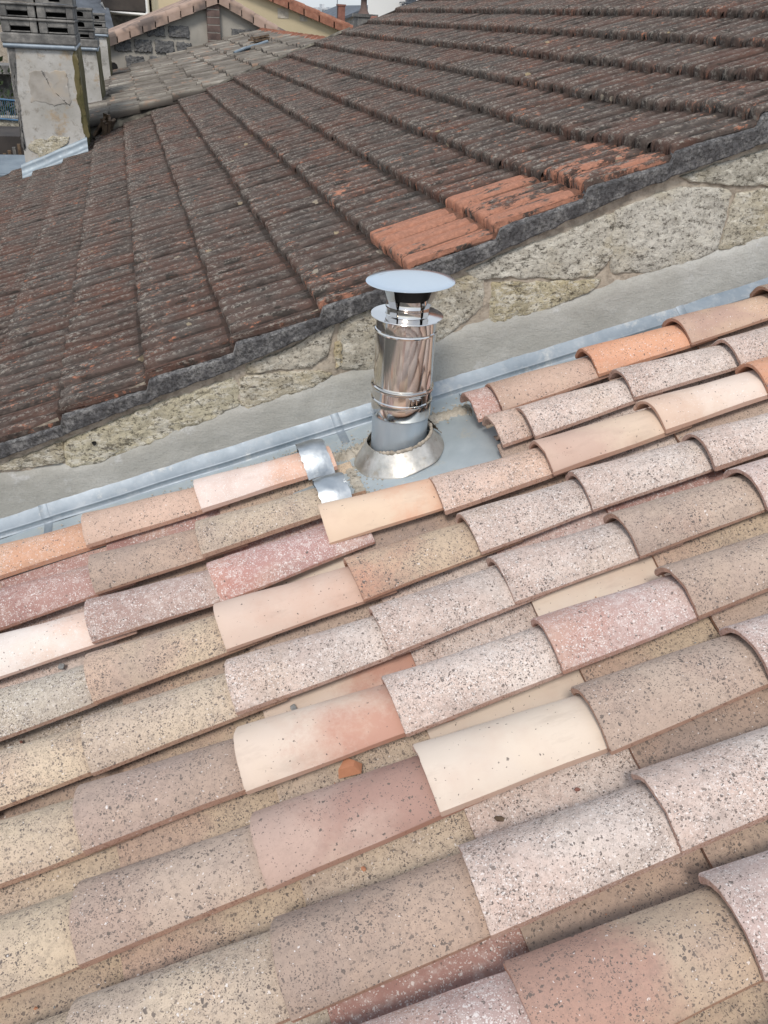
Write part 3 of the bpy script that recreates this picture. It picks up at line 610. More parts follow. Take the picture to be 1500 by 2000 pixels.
# render band
RT = [(-300,1012),(-60,935),(0,918),(60,913),(126,903),(190,896),(300,850),(400,812),(460,790),(560,762),(640,733),(735,712),(860,656),(935,622),(1080,590),(1170,560),(1262,526),(1395,488),(1500,450),(1700,385)]
RTW = [onwall(*p) for p in RT]
def rtop(x):
    for a_, b_ in zip(RTW, RTW[1:]):
        if a_.x <= x <= b_.x: return lerp(a_.z, b_.z, (x-a_.x)/(b_.x-a_.x))
    return RTW[0].z if x < RTW[0].x else RTW[-1].z
mb = MB(); pts = []; nx_, nz_ = 420, 18
for a_ in range(nx_+1):
    x = lerp(-1.6, 3.0, a_/nx_); zt = rtop(x)+nz3((x, 0, 0), 9, .008)+nz3((x, 3, 0), 30, .006)+nz3((x, 5, 0), 90, .005); zb_ = ZC-HA+x*math.tan(AL)-.09
    for b_ in range(nz_+1):
        t_ = b_/nz_; z = lerp(zb_, zt, t_); th = .015*(1-max(0, (t_-.80)/.20)**2)-.005*(b_ == nz_); v = Vector((x, yw(x)-th, z)); pts.append(v+Vector((0, nz3(v, 7, .004)+nz3(v, 30, .0015), 0)))
mb.grid(pts, nx_+1, nz_+1); mb.obj('render_band', m_render, pw)
# a small hole in the stone on the left
mb = MB(); c = onwall(184, 866, .017); mb.add([c+Vector((.007*math.cos(a_)*(1+.3*math.sin(3*a_)), 0, .010*math.sin(a_)*(1+.2*math.cos(2*a_)))) for a_ in [k*math.pi/6 for k in range(12)]]+[c+Vector((0,.004,0))], [(k, (k+1) % 12, 12) for k in range(12)], 0, False)
mb.obj('hole', m_void, pw)

# ================================================================== ROOF B : weathered interlocking tiles
rB = thing('interlocking_tile_roof', 'weathered dark brown roof of ribbed interlocking tiles beyond the stone wall', 'tiled roof', Vector((0, 5.5, ZC-1.4)))
E0 = 2.64; EN = 9.62
def hB(t):   # rib profile across one tile, t in 0..1
    def lobe(c, w_): 
        d = abs(t-c)/w_; return (1-d*d)**.6 if d < 1 else 0
    h = .015*lobe(.20, .165)+.015*lobe(.62, .19)+.007*lobe(.405, .03)+.008*lobe(.875, .045)
    if t > .95: h -= .018
    if t < .03: h -= .006
    if .365 < t < .385 or .425 < t < .45 or .815 < t < .84: h -= .005
    return h
TS = [0, .012, .031, .05, .09, .14, .20, .26, .31, .345, .362, .368, .383, .39, .41, .422, .428, .447, .455, .49, .54, .62, .70, .76, .80, .812, .818, .838, .845, .875, .91, .945, .953, .975, .99, 1.0]
US = [-.003, 0, .005, .013, .028, .09, .16, .24, .275, .29, .325, .37]
def tileB(mb, k, m, seed, cut=False):
    r = random.Random(seed); u0 = BK+BT*k+r.uniform(-.007, .007); y0 = E0+.0+BW*m+r.uniform(-.0015, .0015); dn = r.uniform(-.003, .003); rl = r.uniform(-.03, .03); pts = []; wr = []
    for ui, du in enumerate(US):
        for ti, t in enumerate(TS):
            y = y0+t*BW*1.0; u = u0+du; h = hB(t); tt = max(du, 0)/BT
            n = -.038*min(tt, 1.2)+h*(1 if du > .01 else 1.25)+dn+rl*(t-.5)*.2
            if ui == 3: n -= .0015
            if ui == 2: n -= .0055
            if ui == 1: n -= .014
            if ui == 0: n -= .044
            if ui <= 2: u -= h*.5
            p = PB(u, y, n); p.z += vlift(p.x, p.y); p += Vector((0, 0, nz3(p, 22, .0035, 3)+nz3(p, 60, .0018, 1)))
            if cut:
                Y = yw(p.x)-.018+nz3((p.x, 0, 0), 12, .006)
                if p.y < Y: p.y = Y; p.z -= .003
            pts.append(p); wr.append((min(1.0, max(0, h/.015)*.9) + (.25 if ui in (3, 4) else 0)) if du < .28 else 0.0)  # rib wear; zero near the lap for the painted shadow line
    b = mb.grid(pts, len(US), len(TS)); 
    if mb.col is None: mb.col = []
    mb.col += wr
    return u0, y0
cand = []
for k in range(-4, 14):
    for m in range(-2, 36):
        u0 = BK+BT*k; y0 = E0+BW*m
        pc = PB(u0+.16, y0+.1)
        if y0+BW < yw(pc.x)-.02: continue
        cut = y0 < yw(pc.x)+.05; v = pc-Vector((0, 0, ZC)); cand.append((v.length if inview(pc, 60) else v.length+50, k, m, cut))
cand.sort()
def bareness(k, m, u, y):
    p = PB(u+.15, y+.1)-Vector((0, 0, ZC)); z = p.dot(Fv); x = 750+FPX*p.dot(Rv)/z; yy = 1000-FPX*p.dot(Uv)/z
    return x, yy
restB = MB(); restB.col = []
BARE = {}
for idx, (dd, k, m, cut) in enumerate(cand):
    if idx < 100:
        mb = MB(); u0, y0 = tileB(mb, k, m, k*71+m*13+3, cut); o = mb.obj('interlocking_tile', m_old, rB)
        dv = y0-(yw(PB(u0, y0).x)); b_ = .30
        if k in (5, 6):                       # the orange, freshly bared tiles at the verge
            b_ = (.575 if k == 5 else .54) if dv < .34 else .40
            if b_ > .52: o['label'] = 'orange bare-faced tile at the verge above the flue'
        elif k == 7 and dv < .34: b_ = .49
        elif k == 4 and dv < .2: b_ = .43
        elif dv < .2: b_ = .36
        o['bare'] = b_+random.Random(idx).uniform(-.03, .03)
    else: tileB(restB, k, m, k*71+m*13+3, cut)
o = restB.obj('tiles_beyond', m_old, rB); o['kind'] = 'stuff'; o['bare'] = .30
# verge mortar along the wall head
VB = [onwall(a_, b_, .03) for a_, b_ in [(-260,985),(0,893),(110,853),(300,777),(470,713),(660,628),(850,548),(1050,457),(1250,367),(1500,277),(1700,205)]]
def vbot(x):
    for a_, b_ in zip(VB, VB[1:]):
        if a_.x <= x <= b_.x: return lerp(a_.z, b_.z, (x-a_.x)/(b_.x-a_.x))
    a_, b_ = (VB[0], VB[1]) if x < VB[0].x else (VB[-2], VB[-1]); return lerp(a_.z, b_.z, (x-a_.x)/(b_.x-a_.x))
mb = MB(); pts = []; n = 520; m = 14
for a_ in range(n+1):
    x = lerp(-2.2, 3.35, a_/n); kk = ((x/cb)-BK)/BT; fr = kk-math.floor(kk)
    top = bz(x)-.010-.034*fr+.004+vlift(x, yw(x)); bot = min(vbot(x)-.009, top-.040)+nz3((x, 0, 0), 25, .005)
    crk = .008 if abs(fr-.02) < .015 else 0
    for b_ in range(m+1):
        t_ = b_/m; z = lerp(top, bot, t_); off = (.030+.010*(1-t_))*min(1, (t_/.05)**.5) if t_ < 1 else .0
        if t_ == 0: off = .010
        v = Vector((x, yw(x)-off+crk*(t_ < .7), z))
        pts.append(v+Vector((0, nz3(v, 16, .004)+nz3(v, 50, .003)+nz3(v, 110, .002), nz3(v, 20, .002)+nz3(v, 70, .003)*(t_ < .1))))
mb.grid(pts, n+1, m+1); mb.obj('verge_mortar', m_verge, rB)
# deck, ridge and house body below
mb = MB(); pp = [PB(-2.05, yw(-2)+.03, -.075), PB(3.78, yw(3.5)+.03, -.075), PB(3.78, EN, -.075), PB(-2.05, EN, -.075)]; mb.hexa([p-Vector((0, 0, .1)) for p in pp]+pp); mb.obj('roof_deck', m_wood, rB)
mb = MB(); mb.hexa([Vector((-1.7, yw(-1.7)+.3, 0)), Vector((6.6, yw(3.4)+.3, 0)), Vector((6.6, EN-.1, 0)), Vector((-1.7, EN-.1, 0))]+[Vector((-1.7, yw(-1.7)+.3, ZC-1.95)), Vector((6.6, yw(3.4)+.3, ZC-1.95)), Vector((6.6, EN-.1, ZC-1.95)), Vector((-1.7, EN-.1, ZC-1.95))]); mb.obj('wall', m_plaster, rB)
mb = MB(); a0 = PB(3.72, 2.5, .0); pr = PB(3.75, 9.7, 0); far = Vector((6.9, 9.7, pr.z-1.2)); near = Vector((6.9, 2.5, pr.z-1.2))
mb.hexa([Vector((a0.x, 2.7, a0.z-.14)), near-Vector((0,0,.1)), far-Vector((0,0,.1)), Vector((pr.x, 9.6, pr.z-.14)), Vector((a0.x, 2.7, a0.z-.04)), near, far, Vector((pr.x, 9.6, pr.z-.04))]); mb.obj('back_slope', m_pale, rB)
mb = MB()
for k in range(18):
    yb = 2.72+k*.40; pts = []
    for q, yy in enumerate((0, .02, .2, .40, .44)):
        for t_ in range(13):
            an = math.pi*t_/12; rr_ = .13-.012*(yy/.44); pts.append(PB(3.70, yb+yy, -.04)+Vector((rr_*math.cos(an), 0, rr_*.75*math.sin(an)+.008*(1-yy/.44))))
    m_ = MB(); m_.grid(pts, 5, 13); m_.add(pts[:13], [tuple(range(13))], 0, False); m_.obj('ridge_tile', m_pale, rB)
# far verge board
mb = MB(); mb.hexa([PB(-1.95, EN-.03, -.16), PB(3.7, EN-.03, -.16), PB(3.7, EN+.03, -.16), PB(-1.95, EN+.03, -.16), PB(-1.95, EN-.03, -.01), PB(3.7, EN-.03, -.01), PB(3.7, EN+.03, -.01), PB(-1.95, EN+.03, -.01)]); mb.obj('verge_board', m_old, rB)['bare'] = .2

def lichen_tile_mat():
    t = NT('striped_lichen_clay'); v = t.coord(19); wear_shade = t.attr('wear_shade', 'GEOMETRY').outputs['Fac']
    st = t.vmath('MULTIPLY', v, (.45, 3.0, 1.0)); n = t.noise(st, 3.2, 4, .65); f = t.noise(v, 26, 3, .7)
    pale = t.ramp(n, [(.30, (.085, .075, .064)), (.5, (.175, .158, .135)), (.70, (.33, .31, .27))])
    pale = t.mix(t.map(t.noise(v, 2.2, 3), .46, .62, 0, .6), pale, (.10, .088, .078)); pale = t.mix(t.map(t.noise(v, 5, 3), .60, .68, 0, .6), pale, (.30, .19, .13))
    c = t.mix(t.map(wear_shade, .05, .55), (.035, .030, .026, 1), pale); c = t.mix(t.map(f, .45, .35, 0, .4), c, (.07, .06, .05))  # crests pale, grooves and pans dark, by the vertex value
    t.bump(f, .5, .006); return t.fin(c, .95)
m_lich = lichen_tile_mat()
m_jm = simple('aged_mortar', [(.35, (.05, .046, .04)), (.55, (.13, .12, .10)), (.72, (.27, .25, .20))], 9, 6, .95)
# ================================================================== ROOF C : pale lichen covered canal tiles
SC = .295
def PCz(x): return -.262+(x-2.45)*SC+ZC
rC = thing('lichened_tile_roof', 'pale lichen-covered canal tile roof between the dark roof and the grey stone gable', 'tiled roof', Vector((1.2, 13, ZC-1)))
mb = MB(); mb.col = []
r = random.Random(3)
for row in range(36):
    y_ = 9.68+row*.192
    for col in range(9):
        x0_ = 2.42-(col+1)*.335*.96+r.uniform(-.03, .03); pts = []
        if x0_ < -.62: continue
        yy0 = y_+r.uniform(-.012, .012); L = .40; dz = r.uniform(-.008, .008); yd = r.uniform(-.012, .012)
        for q in range(5):
            xx = x0_+L*q/4
            for t_ in range(7):
                a_ = -1+2*t_/6; wv = nz3((xx, yy0, t_), 5, .006); pts.append(Vector((xx, yy0+yd*q/4+a_*.066, PCz(xx)+.03+dz-.035*q/4+.075*(1-a_*a_)+wv)))
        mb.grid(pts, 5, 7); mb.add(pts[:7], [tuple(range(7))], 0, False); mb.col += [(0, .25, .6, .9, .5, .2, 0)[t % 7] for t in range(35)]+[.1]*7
        pts = []
        for q in range(3):
            xx = x0_-.1+.42*q/2
            for t_ in range(5):
                a_ = -1+2*t_/4; pts.append(Vector((xx, yy0+.096+a_*.075, PCz(xx)-.012-.02*q/2+.03*(a_*a_)+nz3((xx, yy0, t_), 9, .006))))
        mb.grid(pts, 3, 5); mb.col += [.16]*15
o = mb.obj('old_canal_tiles', m_lich, rC); o['kind'] = 'stuff'; o['bare'] = .24
mb = MB(); mb.hexa([Vector((-.66, 9.66, PCz(-.66)-.16)), Vector((2.5, 9.66, PCz(2.5)-.16)), Vector((2.5, 16.48, PCz(2.5)-.16)), Vector((-.66, 16.48, PCz(-.66)-.16)), Vector((-.66, 9.66, PCz(-.66)-.03)), Vector((2.5, 9.66, PCz(2.5)-.03)), Vector((2.5, 16.48, PCz(2.5)-.03)), Vector((-.66, 16.48, PCz(-.66)-.03))]); mb.obj('roof_deck', m_pale, rC)
mb = MB(); pts = []
for a_ in range(61):
    x = lerp(-.6, 2.4, a_/60); zb2 = BZ+x*math.tan(BE)+ZC; zc2 = PCz(x)+.035; top = max(zb2-.005, zc2)
    for (yy_, zz_) in ((9.60, zb2-.06), (9.62, zb2+.005), (9.655, max(zb2+.01, lerp(zb2, zc2, .7))), (9.69, zc2+.01), (9.76, zc2-.02)):
        v = Vector((x, yy_, zz_)); pts.append(v+Vector((0, nz3(v, 8, .02), nz3(v, 9, .012))))
mb.grid(pts, 61, 5); mb.obj('junction_mortar', m_jm, rC)
mb = MB(); mb.box((-.55, 9.66, 0), (5.2, 16.4, ZC-1.42)); mb.obj('wall', m_plaster, rC)
mb = MB(); mb.hexa([Vector((2.5, 9.66, PCz(2.5)-.16)), Vector((5.4, 9.66, PCz(2.5)-1.1)), Vector((5.4, 16.48, PCz(2.5)-1.1)), Vector((2.5, 16.48, PCz(2.5)-.16)), Vector((2.5, 9.66, PCz(2.5)-.03)), Vector((5.4, 9.66, PCz(2.5)-1.0)), Vector((5.4, 16.48, PCz(2.5)-1.0)), Vector((2.5, 16.48, PCz(2.5)-.03))]); mb.obj('back_slope', m_pale, rC)
for k in range(19):
    yb = 9.85+k*.345; pts = []; rz = random.Random(k).uniform(-.008, .008)
    for yy in (0, .015, .2, .345, .39):
        for t_ in range(13):
            an = math.pi*t_/12; rr_ = (.082-.012*(yy/.39))*(1.05 if yy < .02 else 1); pts.append(Vector((2.45+rr_*math.cos(an)+rz, yb+yy, PCz(2.45)+.0+rr_*.9*math.sin(an)+.02*(1-yy/.39))))
    m_ = MB(); m_.grid(pts, 5, 13); m_.add(pts[:13], [tuple(range(13))], 0, False); m_.obj('ridge_tile', m_ridge, rC)
mb = MB(); pts = []
for a_ in range(81):
    y_ = lerp(9.7, 16.4, a_/80)
    for (dx, dz) in ((-.20, .035), (-.16, .055), (-.10, .05), (-.05, .035), (.05, .03), (.1, .0)):
        v = Vector((2.45+dx*(1+.5*nz3((y_, dx, 0), 3, 1)), y_, PCz(2.45+dx)+dz+nz3((y_, dx*5, 0), 6, .012))); pts.append(v)
mb.grid(pts, 81, 6); mb.obj('ridge_mortar', m_mortar, rC)
# odds lying on roof C
a0 = onY(458, 114, 12.6); b0 = onY(523, 97, 12.9); a0.z = PCz(a0.x)+.09; b0.z = PCz(b0.x)+.09
mb = MB(); mb.tube([a0, a0.lerp(b0, .3)+Vector((0, .01, .01)), a0.lerp(b0, .7), b0], .022, 8); o = mb.obj('fallen_strip', m_gutter, None, origin=a0); props(o, 'pale blue-white strip lying on the lichened roof below the red ridge tiles', 'metal strip')
mb = MB(); c = Vector((1.98, 13.4, PCz(1.98)+.07))
for k in range(5):
    r = random.Random(k+50); mb.box((-.12, -.05, 0), (.1, .06, .025), 0, Matrix.Translation(c+Vector((r.uniform(-.05, .05), r.uniform(-.08, .08), k*.018))) @ Matrix.Rotation(r.uniform(-.5, .5), 4, 'Z') @ Matrix.Rotation(r.uniform(-.5, .1), 4, 'Y'))
o = mb.obj('broken_tiles', m_wood, None, origin=c); props(o, 'small dark heap of broken tile below the row of red ridge tiles', 'broken tiles')

# ================================================================== CHIMNEY STACKS
def louvre(parent, x0, x1, y0, y1, z0, h, slot='rect', mat=None):
    """one concrete chimney block with a real opening through its front"""
    mb = MB(); w_ = x1-x0; a0_, a1_ = (x0+w_*.24, x1-w_*.20) if slot == 'rect' else (x0+w_*.36, x0+w_*.66); zb_, zt_ = z0+h*.12, z0+h*(.42 if slot == 'rect' else .62)
    g_ = .006
    mb.box((x0, y0, z0), (a0_, y1, z0+h)); mb.box((a1_, y0, z0), (x1, y1, z0+h)); mb.box((a0_, y0+.002, zt_), (a1_, y1, z0+h-.001)); mb.box((a0_, y0+.002, z0+.001), (a1_, y1, zb_))
    if slot != 'rect':
        n = 10
        for k in range(n):   # arched head of the round opening
            t0, t1 = k/n, (k+1)/n; xa, xb = lerp(a0_, a1_, t0), lerp(a0_, a1_, t1); xm = (t0+t1)-1; zz = zt_-(h*.22)*(1-math.sqrt(max(0, 1-xm*xm))); mb.box((xa, y0+.004, zz), (xb, y0+.10, zt_+.001))
    mb.box((a0_-.001, y0+.12, z0+.01), (a1_+.001, y0+.14, z0+h-.01), 1)
    mb.box((x0-.012, y0-.014, z0+h-.022), (x1+.012, y1+.014, z0+h-.002))
    o = mb.obj('chimney_pot', [m_conc, m_void], parent); bv = o.modifiers.new('b', 'BEVEL'); bv.width = .006; bv.segments = 1; return o
def stack(name, label, x0, x1, y0, y1, zb, zt, pots, rot=0.0, moss=True):
    t = thing(name, label, 'chimney', Vector(((x0+x1)/2, y0, zb+ZC)))
    mb = MB(); n = 26; pts = []; m = 30
    ring = [(x0, y0), (x1, y0), (x1+.035, y1), (x0, y1)]
    per = []
    for a_ in range(4):
        p_, q_ = ring[a_], ring[(a_+1) % 4]
        for b_ in range(12): per.append((lerp(p_[0], q_[0], b_/12), lerp(p_[1], q_[1], b_/12), a_))
    for z_ in range(m+1):
        z = lerp(zb-.5, zt, z_/m)
        for (x, y, a_) in per:
            v = Vector((x, y, z+ZC)); pts.append(v+Vector((nz3(v, 4, .008), nz3(v, 4.4, .008), 0)))
    mb.grid(pts, m+1, 48, 0, False, True)
    for fi in range(len(mb.f)):
        if 12 <= (fi % 48) < 24 and moss: mb.mi[fi] = 1
    mb.obj('shaft', [m_plaster, m_moss], t)
    mb = MB(); mb.box((x0-.03, y0-.03, zt+.02+ZC), (x1+.035, y1+.03, zt+.10+ZC)); o = mb.obj('crown_slab', m_conc, t); bv = o.modifiers.new('b', 'BEVEL'); bv.width = .012; bv.segments = 2
    mb = MB(); mb.tube([(x0-.02, y0-.018, zt+ZC), (x1+.012, y0-.018, zt+ZC)], .020, 10); mb.tube([(x1+.012, y0-.018, zt+ZC), (x1+.012, y1, zt+ZC)], .020, 10); mb.obj('drip_roll', m_zinc, t)
    for (a_, b_, z, h, s_) in pots: louvre(t, a_, b_, y0+.03, y1-.06, z+ZC, h, s_)
    return t
cy = 8.86
st1 = stack('chimney_stack', 'large plastered chimney stack with stained flaking render and louvred concrete pots', -.955, -.385, cy, cy+1.0, -1.45, -.335,
  [(-.97, -.67, -.232, .115, 'rect'), (-.655, -.355, -.232, .115, 'rect'), (-.98, -.67, -.115, .115, 'rect'), (-.655, -.35, -.115, .115, 'rect'), (-.985, -.67, .002, .115, 'round'), (-.655, -.345, .002, .115, 'round'), (-.985, -.67, .119, .12, 'rect'), (-.655, -.345, .119, .12, 'rect')])
# flaked patch showing stone at its foot, patched panel above, zinc apron at the base
def cpf(px, py): return onY(px, py, cy)
stone([(52,288),(66,276),(72,270),(90,274),(104,264),(120,268),(137,266),(132,282),(120,288),(112,304),(92,312),(78,326),(72,316),(76,304)], .003, (.42,.38,.27), 5, m_stone, st1, lambda a_, b_: onY(a_, b_, cy-.004), 80, 'bare_patch', .004, .01)
m_patch = simple('patch_plaster', [(.35, (.26, .24, .21)), (.5, (.37, .35, .32)), (.66, (.44, .37, .28))], 3, 5, .95)
stone([(54,144),(70,136),(92,141),(112,136),(130,139),(133,172),(139,190),(138,208),(122,202),(100,206),(80,198),(60,203),(58,170)], .0012, (.4,.36,.28), 8, m_patch, st1, lambda a_, b_: onY(a_, b_, cy-.003), 60, 'render_patch', .001, .02)
stone([(141,96),(149,96),(156,150),(163,190),(170,240),(176,268),(168,272),(160,250),(157,215),(150,200),(146,150)], .001, (.4,.36,.28), 12, m_moss, st1, lambda a_, b_: onY(a_, b_, cy-.006), 80, 'moss_streak', .001, .014)
stone([(15,90),(30,88),(26,130),(30,170),(40,210),(44,250),(50,290),(46,296),(38,250),(26,180)], .001, (.4,.36,.28), 14, m_conc, st1, lambda a_, b_: onY(a_, b_, cy-.006), 80, 'dirt_streak', .001, .014)
mb = MB(); pts = []
for a_ in range(21):
    x = lerp(-1.0, -.37, a_/20); zr = BZ+x*math.tan(BE)+ZC
    for (dy, dz) in ((.012, .105), (-.010, .10), (-.014, .07), (-.020, .035), (-.045, .012), (-.06, .0), (-.062, -.03)):
        pts.append(Vector((x, cy+dy, zr+dz+.002*math.sin(a_*.7))))
mb.grid(pts, 21, 7, 0, True); mb.obj('zinc_apron', m_gutter, st1)
stack('chimney_stack', 'second chimney stack partly hidden behind the large one, white plaster over a mossy foot', -.80, -.245, 11.45, 12.3, -1.0, -.435, [(-.80, -.53, -.33, .10, 'rect'), (-.52, -.25, -.33, .10, 'rect'), (-.80, -.53, -.225, .10, 'round'), (-.52, -.25, -.225, .10, 'round'), (-.80, -.53, -.12, .10, 'round'), (-.52, -.25, -.12, .10, 'round')])
stack('chimney_stack', 'third and farthest chimney stack, standing against the stone gable', -.62, -.145, 14.9, 15.7, -.95, -.375, [(-.62, -.38, -.27, .09, 'rect'), (-.37, -.14, -.27, .09, 'rect'), (-.62, -.38, -.175, .09, 'round'), (-.37, -.14, -.175, .09, 'round')])
# heap of broken tiles beside the stack
c = Vector((-.235, 9.45, ZC-1.13)); mb = MB()
for k in range(11):
    r = random.Random(k+11); mb.box((-.012, -.055, -.02), (.012, .055, .16+r.uniform(-.05, .05)), 0, Matrix.Translation(c+Vector((r.uniform(-.07, .09), r.uniform(-.1, .1), 0))) @ Matrix.Rotation(r.uniform(-.6, .6), 4, 'Z') @ Matrix.Rotation(r.uniform(-.1, .6), 4, 'Y') @ Matrix.Rotation(r.uniform(-.3, .3), 4, 'X'))
o = mb.obj('broken_tiles', m_wood, None, origin=c); props(o, 'dark splintered heap of upright broken tiles leaning by the large chimney stack', 'broken tiles')

# ================================================================== GABLE HOUSES
GY = 16.5
m_pier = simple('sooty_brick', [(.3, (.075, .055, .05)), (.7, (.17, .12, .105))], 6)
gh = thing('gable_house', 'house with a gable of dark grey stone blocks under pinkish verge tiles', 'house', Vector((1.6, GY, 0)))
gl = lambda a_, b_: onY(a_, b_, GY)
L0 = onY(205, 84, GY); AP = Vector((1.74, GY, ZC+.235)); R0 = Vector((3.75, GY, ZC+.235-(3.75-1.74)*.462))
mb = MB(); D = 6.0
LL = Vector((L0.x-.45, GY, L0.z-.45*.37))
def prism(mb, prof, y0, y1, mi=0):
    n = len(prof); a_ = [Vector((p[0], y0, p[1])) for p in prof]; b_ = [Vector((p[0], y1, p[1])) for p in prof]
    mb.add(a_+b_, [tuple(range(n)), tuple(range(2*n-1, n-1, -1))]+[(k, n+k, n+(k+1) % n, (k+1) % n) for k in range(n)], mi, False)
prism(mb, [(LL.x, 0), (R0.x, 0), (R0.x, R0.z-.06), (AP.x, AP.z-.06), (LL.x, LL.z-.06)], GY, GY+D); mb.obj('wall', m_gj, gh)
for nm, A_, B_ in (('left', LL, AP), ('right', R0, AP)):
    mb = MB(); dz = .07; vv = [A_+Vector((0, -.1, -.07)), B_+Vector((0, -.1, -.07)), B_+Vector((0, D, -.07)), A_+Vector((0, D, -.07))]; mb.hexa(vv+[p+Vector((0, 0, dz)) for p in vv]); mb.obj('roof', m_vtile, gh)
    nT = 11 if nm == 'left' else 10; d_ = (B_-A_)/nT
    for k in range(nT):
        p_ = A_+d_*k; q_ = p_+d_*1.08; m_ = MB(); up = Vector((0, 0, 1)); lift = .012
        v0 = [p_+Vector((0, -.135, -.085+lift)), q_+Vector((0, -.135, -.085)), q_+Vector((0, -.10, -.085)), p_+Vector((0, -.10, -.085+lift))]
        m_.hexa(v0+[p+Vector((0, 0, .105)) for p in v0]); m_.tube([p_+Vector((0, -.06, .03+lift)), q_+Vector((0, -.06, .03))], .07, 10); m_.obj('verge_tile', m_vtile, gh)
    for rr_ in range(1, 9):
        for k in range(7):
            p_ = A_+(B_-A_)*(k/7); q_ = p_+(B_-A_)*(1.1/7)
            restv = MB(); 
    mb = MB()
    for rr_ in range(1, 24): mb.tube([A_+Vector((0, -.06+rr_*.22, .015)), B_+Vector((0, -.06+rr_*.22, .015))], .065, 8)
    mb.obj('tile_rows', m_vtile, gh)['kind'] = 'stuff'
BL = [(246,28*1.0+52,26,16)]
blocks = []
rr_ = random.Random(4)
for row, zc_ in enumerate([ZC-1.02, ZC-.78, ZC-.54, ZC-.30, ZC-.06, ZC+.14]):
    x = -.05+(.17 if row % 2 else 0)
    while x < 3.4:
        w_ = rr_.uniform(.26, .36); h_ = rr_.uniform(.165, .20); x1 = x+w_
        topz = min(AP.z-.37*(AP.x-max(min(x, AP.x), LL.x)) if x < AP.x else AP.z-.462*(x-AP.x), AP.z-.462*(x1-AP.x) if x1 > AP.x else 9e9)+.05
        if not (x < 1.80 and x1 > 1.52) and zc_+h_/2 < topz and zc_+h_/2 > PCz(min(x1, 2.45))-.25: blocks.append((x, zc_-h_/2, x1, zc_+h_/2))
        x = x1+rr_.uniform(.04, .09)
for k, (xa, za, xb, zb_) in enumerate(blocks):
    stone([(xa, za), (xb, za), (xb, zb_), (xa, zb_)], .03, (1, 1, 1), k+20, m_gblock, gh, lambda a_, b_: Vector((a_, GY-.002, b_)), 64, 'stone_block', .012, .020)
mb = MB()
for k in range(8): mb.box((1.54, GY-.09, ZC-.62+k*.115), (1.76, GY-.003, ZC-.62+k*.115+.098))
mb.obj('brick_pier', m_pier, gh); mb = MB(); mb.box((1.548, GY-.082, ZC-.7), (1.752, GY-.002, ZC+.17)); mb.obj('pier_joints', m_gj, gh)
mb = MB(); c = onY(222, 131, GY-.01); mb.add([c+Vector((.07*math.cos(k*math.pi/5), 0, .075*math.sin(k*math.pi/5))) for k in range(10)], [tuple(range(10))], 0, False); mb.obj('hole', m_void, gh)
# cream house
HY = 22.0; A2 = onY(560, 0, HY); B2 = onY(700, 60, HY); sl = (B2.z-A2.z)/(B2.x-A2.x)
ch = thing('cream_house', 'cream blockwork gable wall with a sloping row of red verge tiles', 'house', Vector((4, HY, 0)))
xa, xb = 1.0, 7.6; f2 = lambda x: A2.z+sl*(x-A2.x)
mb = MB(); prism(mb, [(xa, 0), (xb, 0), (xb, f2(xb)-.16), (xa, f2(xa)-.16)], HY, HY+7); mb.obj('wall', m_cream, ch)
mb = MB(); vv = [Vector((xa, HY-.1, f2(xa)-.16)), Vector((xb, HY-.1, f2(xb)-.16)), Vector((xb, HY+7, f2(xb)-.16)), Vector((xa, HY+7, f2(xa)-.16))]; mb.hexa(vv+[p+Vector((0, 0, .10)) for p in vv]); mb.obj('roof', m_vtile, ch)
for k in range(18):
    x = lerp(xa, xb, k/18); x2 = lerp(xa, xb, (k+1.08)/18); m_ = MB(); v0 = [Vector((x, HY-.16, f2(x)-.17)), Vector((x2, HY-.16, f2(x2)-.17)), Vector((x2, HY-.1, f2(x2)-.17)), Vector((x, HY-.1, f2(x)-.17))]
    m_.hexa(v0+[p+Vector((0, 0, .13)) for p in v0]); m_.tube([Vector((x, HY-.06, f2(x)-.03)), Vector((x2, HY-.06, f2(x2)-.015))], .085, 10); m_.obj('verge_tile', m_ridge, ch)
for (px, py, w_, h_) in ((553, 26, .26, .20), (593, 32, .18, .2)):
    c = onY(px, py, HY-.004); m_ = MB(); m_.box((c.x-w_/2, HY-.012, c.z-h_/2), (c.x+w_/2, HY-.001, c.z+h_/2)); m_.obj('wall_patch', m_mortar, ch)
# finial chimney, clay post
fy = 11.8; c = onY(712, 60, fy)
fc = thing('finial_chimney', 'small square concrete chimney topped by a rusty brown flared finial', 'chimney', Vector((c.x, fy, ZC-1.0)))
mb = MB(); mb.box((c.x-.125, fy-.12, ZC-1.0), (c.x+.125, fy+.12, ZC+.09)); mb.obj('shaft', m_conc, fc); mb = MB(); mb.box((c.x-.14, fy-.135, ZC+.06), (c.x+.14, fy+.135, ZC+.095)); mb.obj('crown_slab', m_conc, fc)
mb = MB(); mb.lathe([(.075, .095), (.06, .12), (.042, .16), (.038, .24), (.045, .275), (.085, .29), (.10, .305), (.10, .33), (.075, .335), (.075, .37), (.10, .38), (.04, .40), (.001, .40)], Vector((c.x-.02, fy, ZC)), seg=20); mb.obj('finial', m_pier, fc, 40)
py_ = 11.2; c = onY(728, 40, py_); mb = MB(); pts = []
for z_, w_ in ((-1.1, .06), (-.12, .06), (0, .058), (.055, .055), (.075, .04)):
    for k in range(12): pts.append(Vector((c.x+w_*.9*math.cos(k*math.pi/6)+(z_+.1)*.12, py_+w_*math.sin(k*math.pi/6), ZC+z_)))
mb.grid(pts, 5, 12, 0, True, True); mb.add(pts[-12:], [tuple(range(12))], 0, False); o = mb.obj('clay_vent_post', m_brick, None, 40, Vector((c.x, py_, ZC-1.1))); props(o, 'leaning brown clay vent post between the finial chimney and the white building', 'vent post')
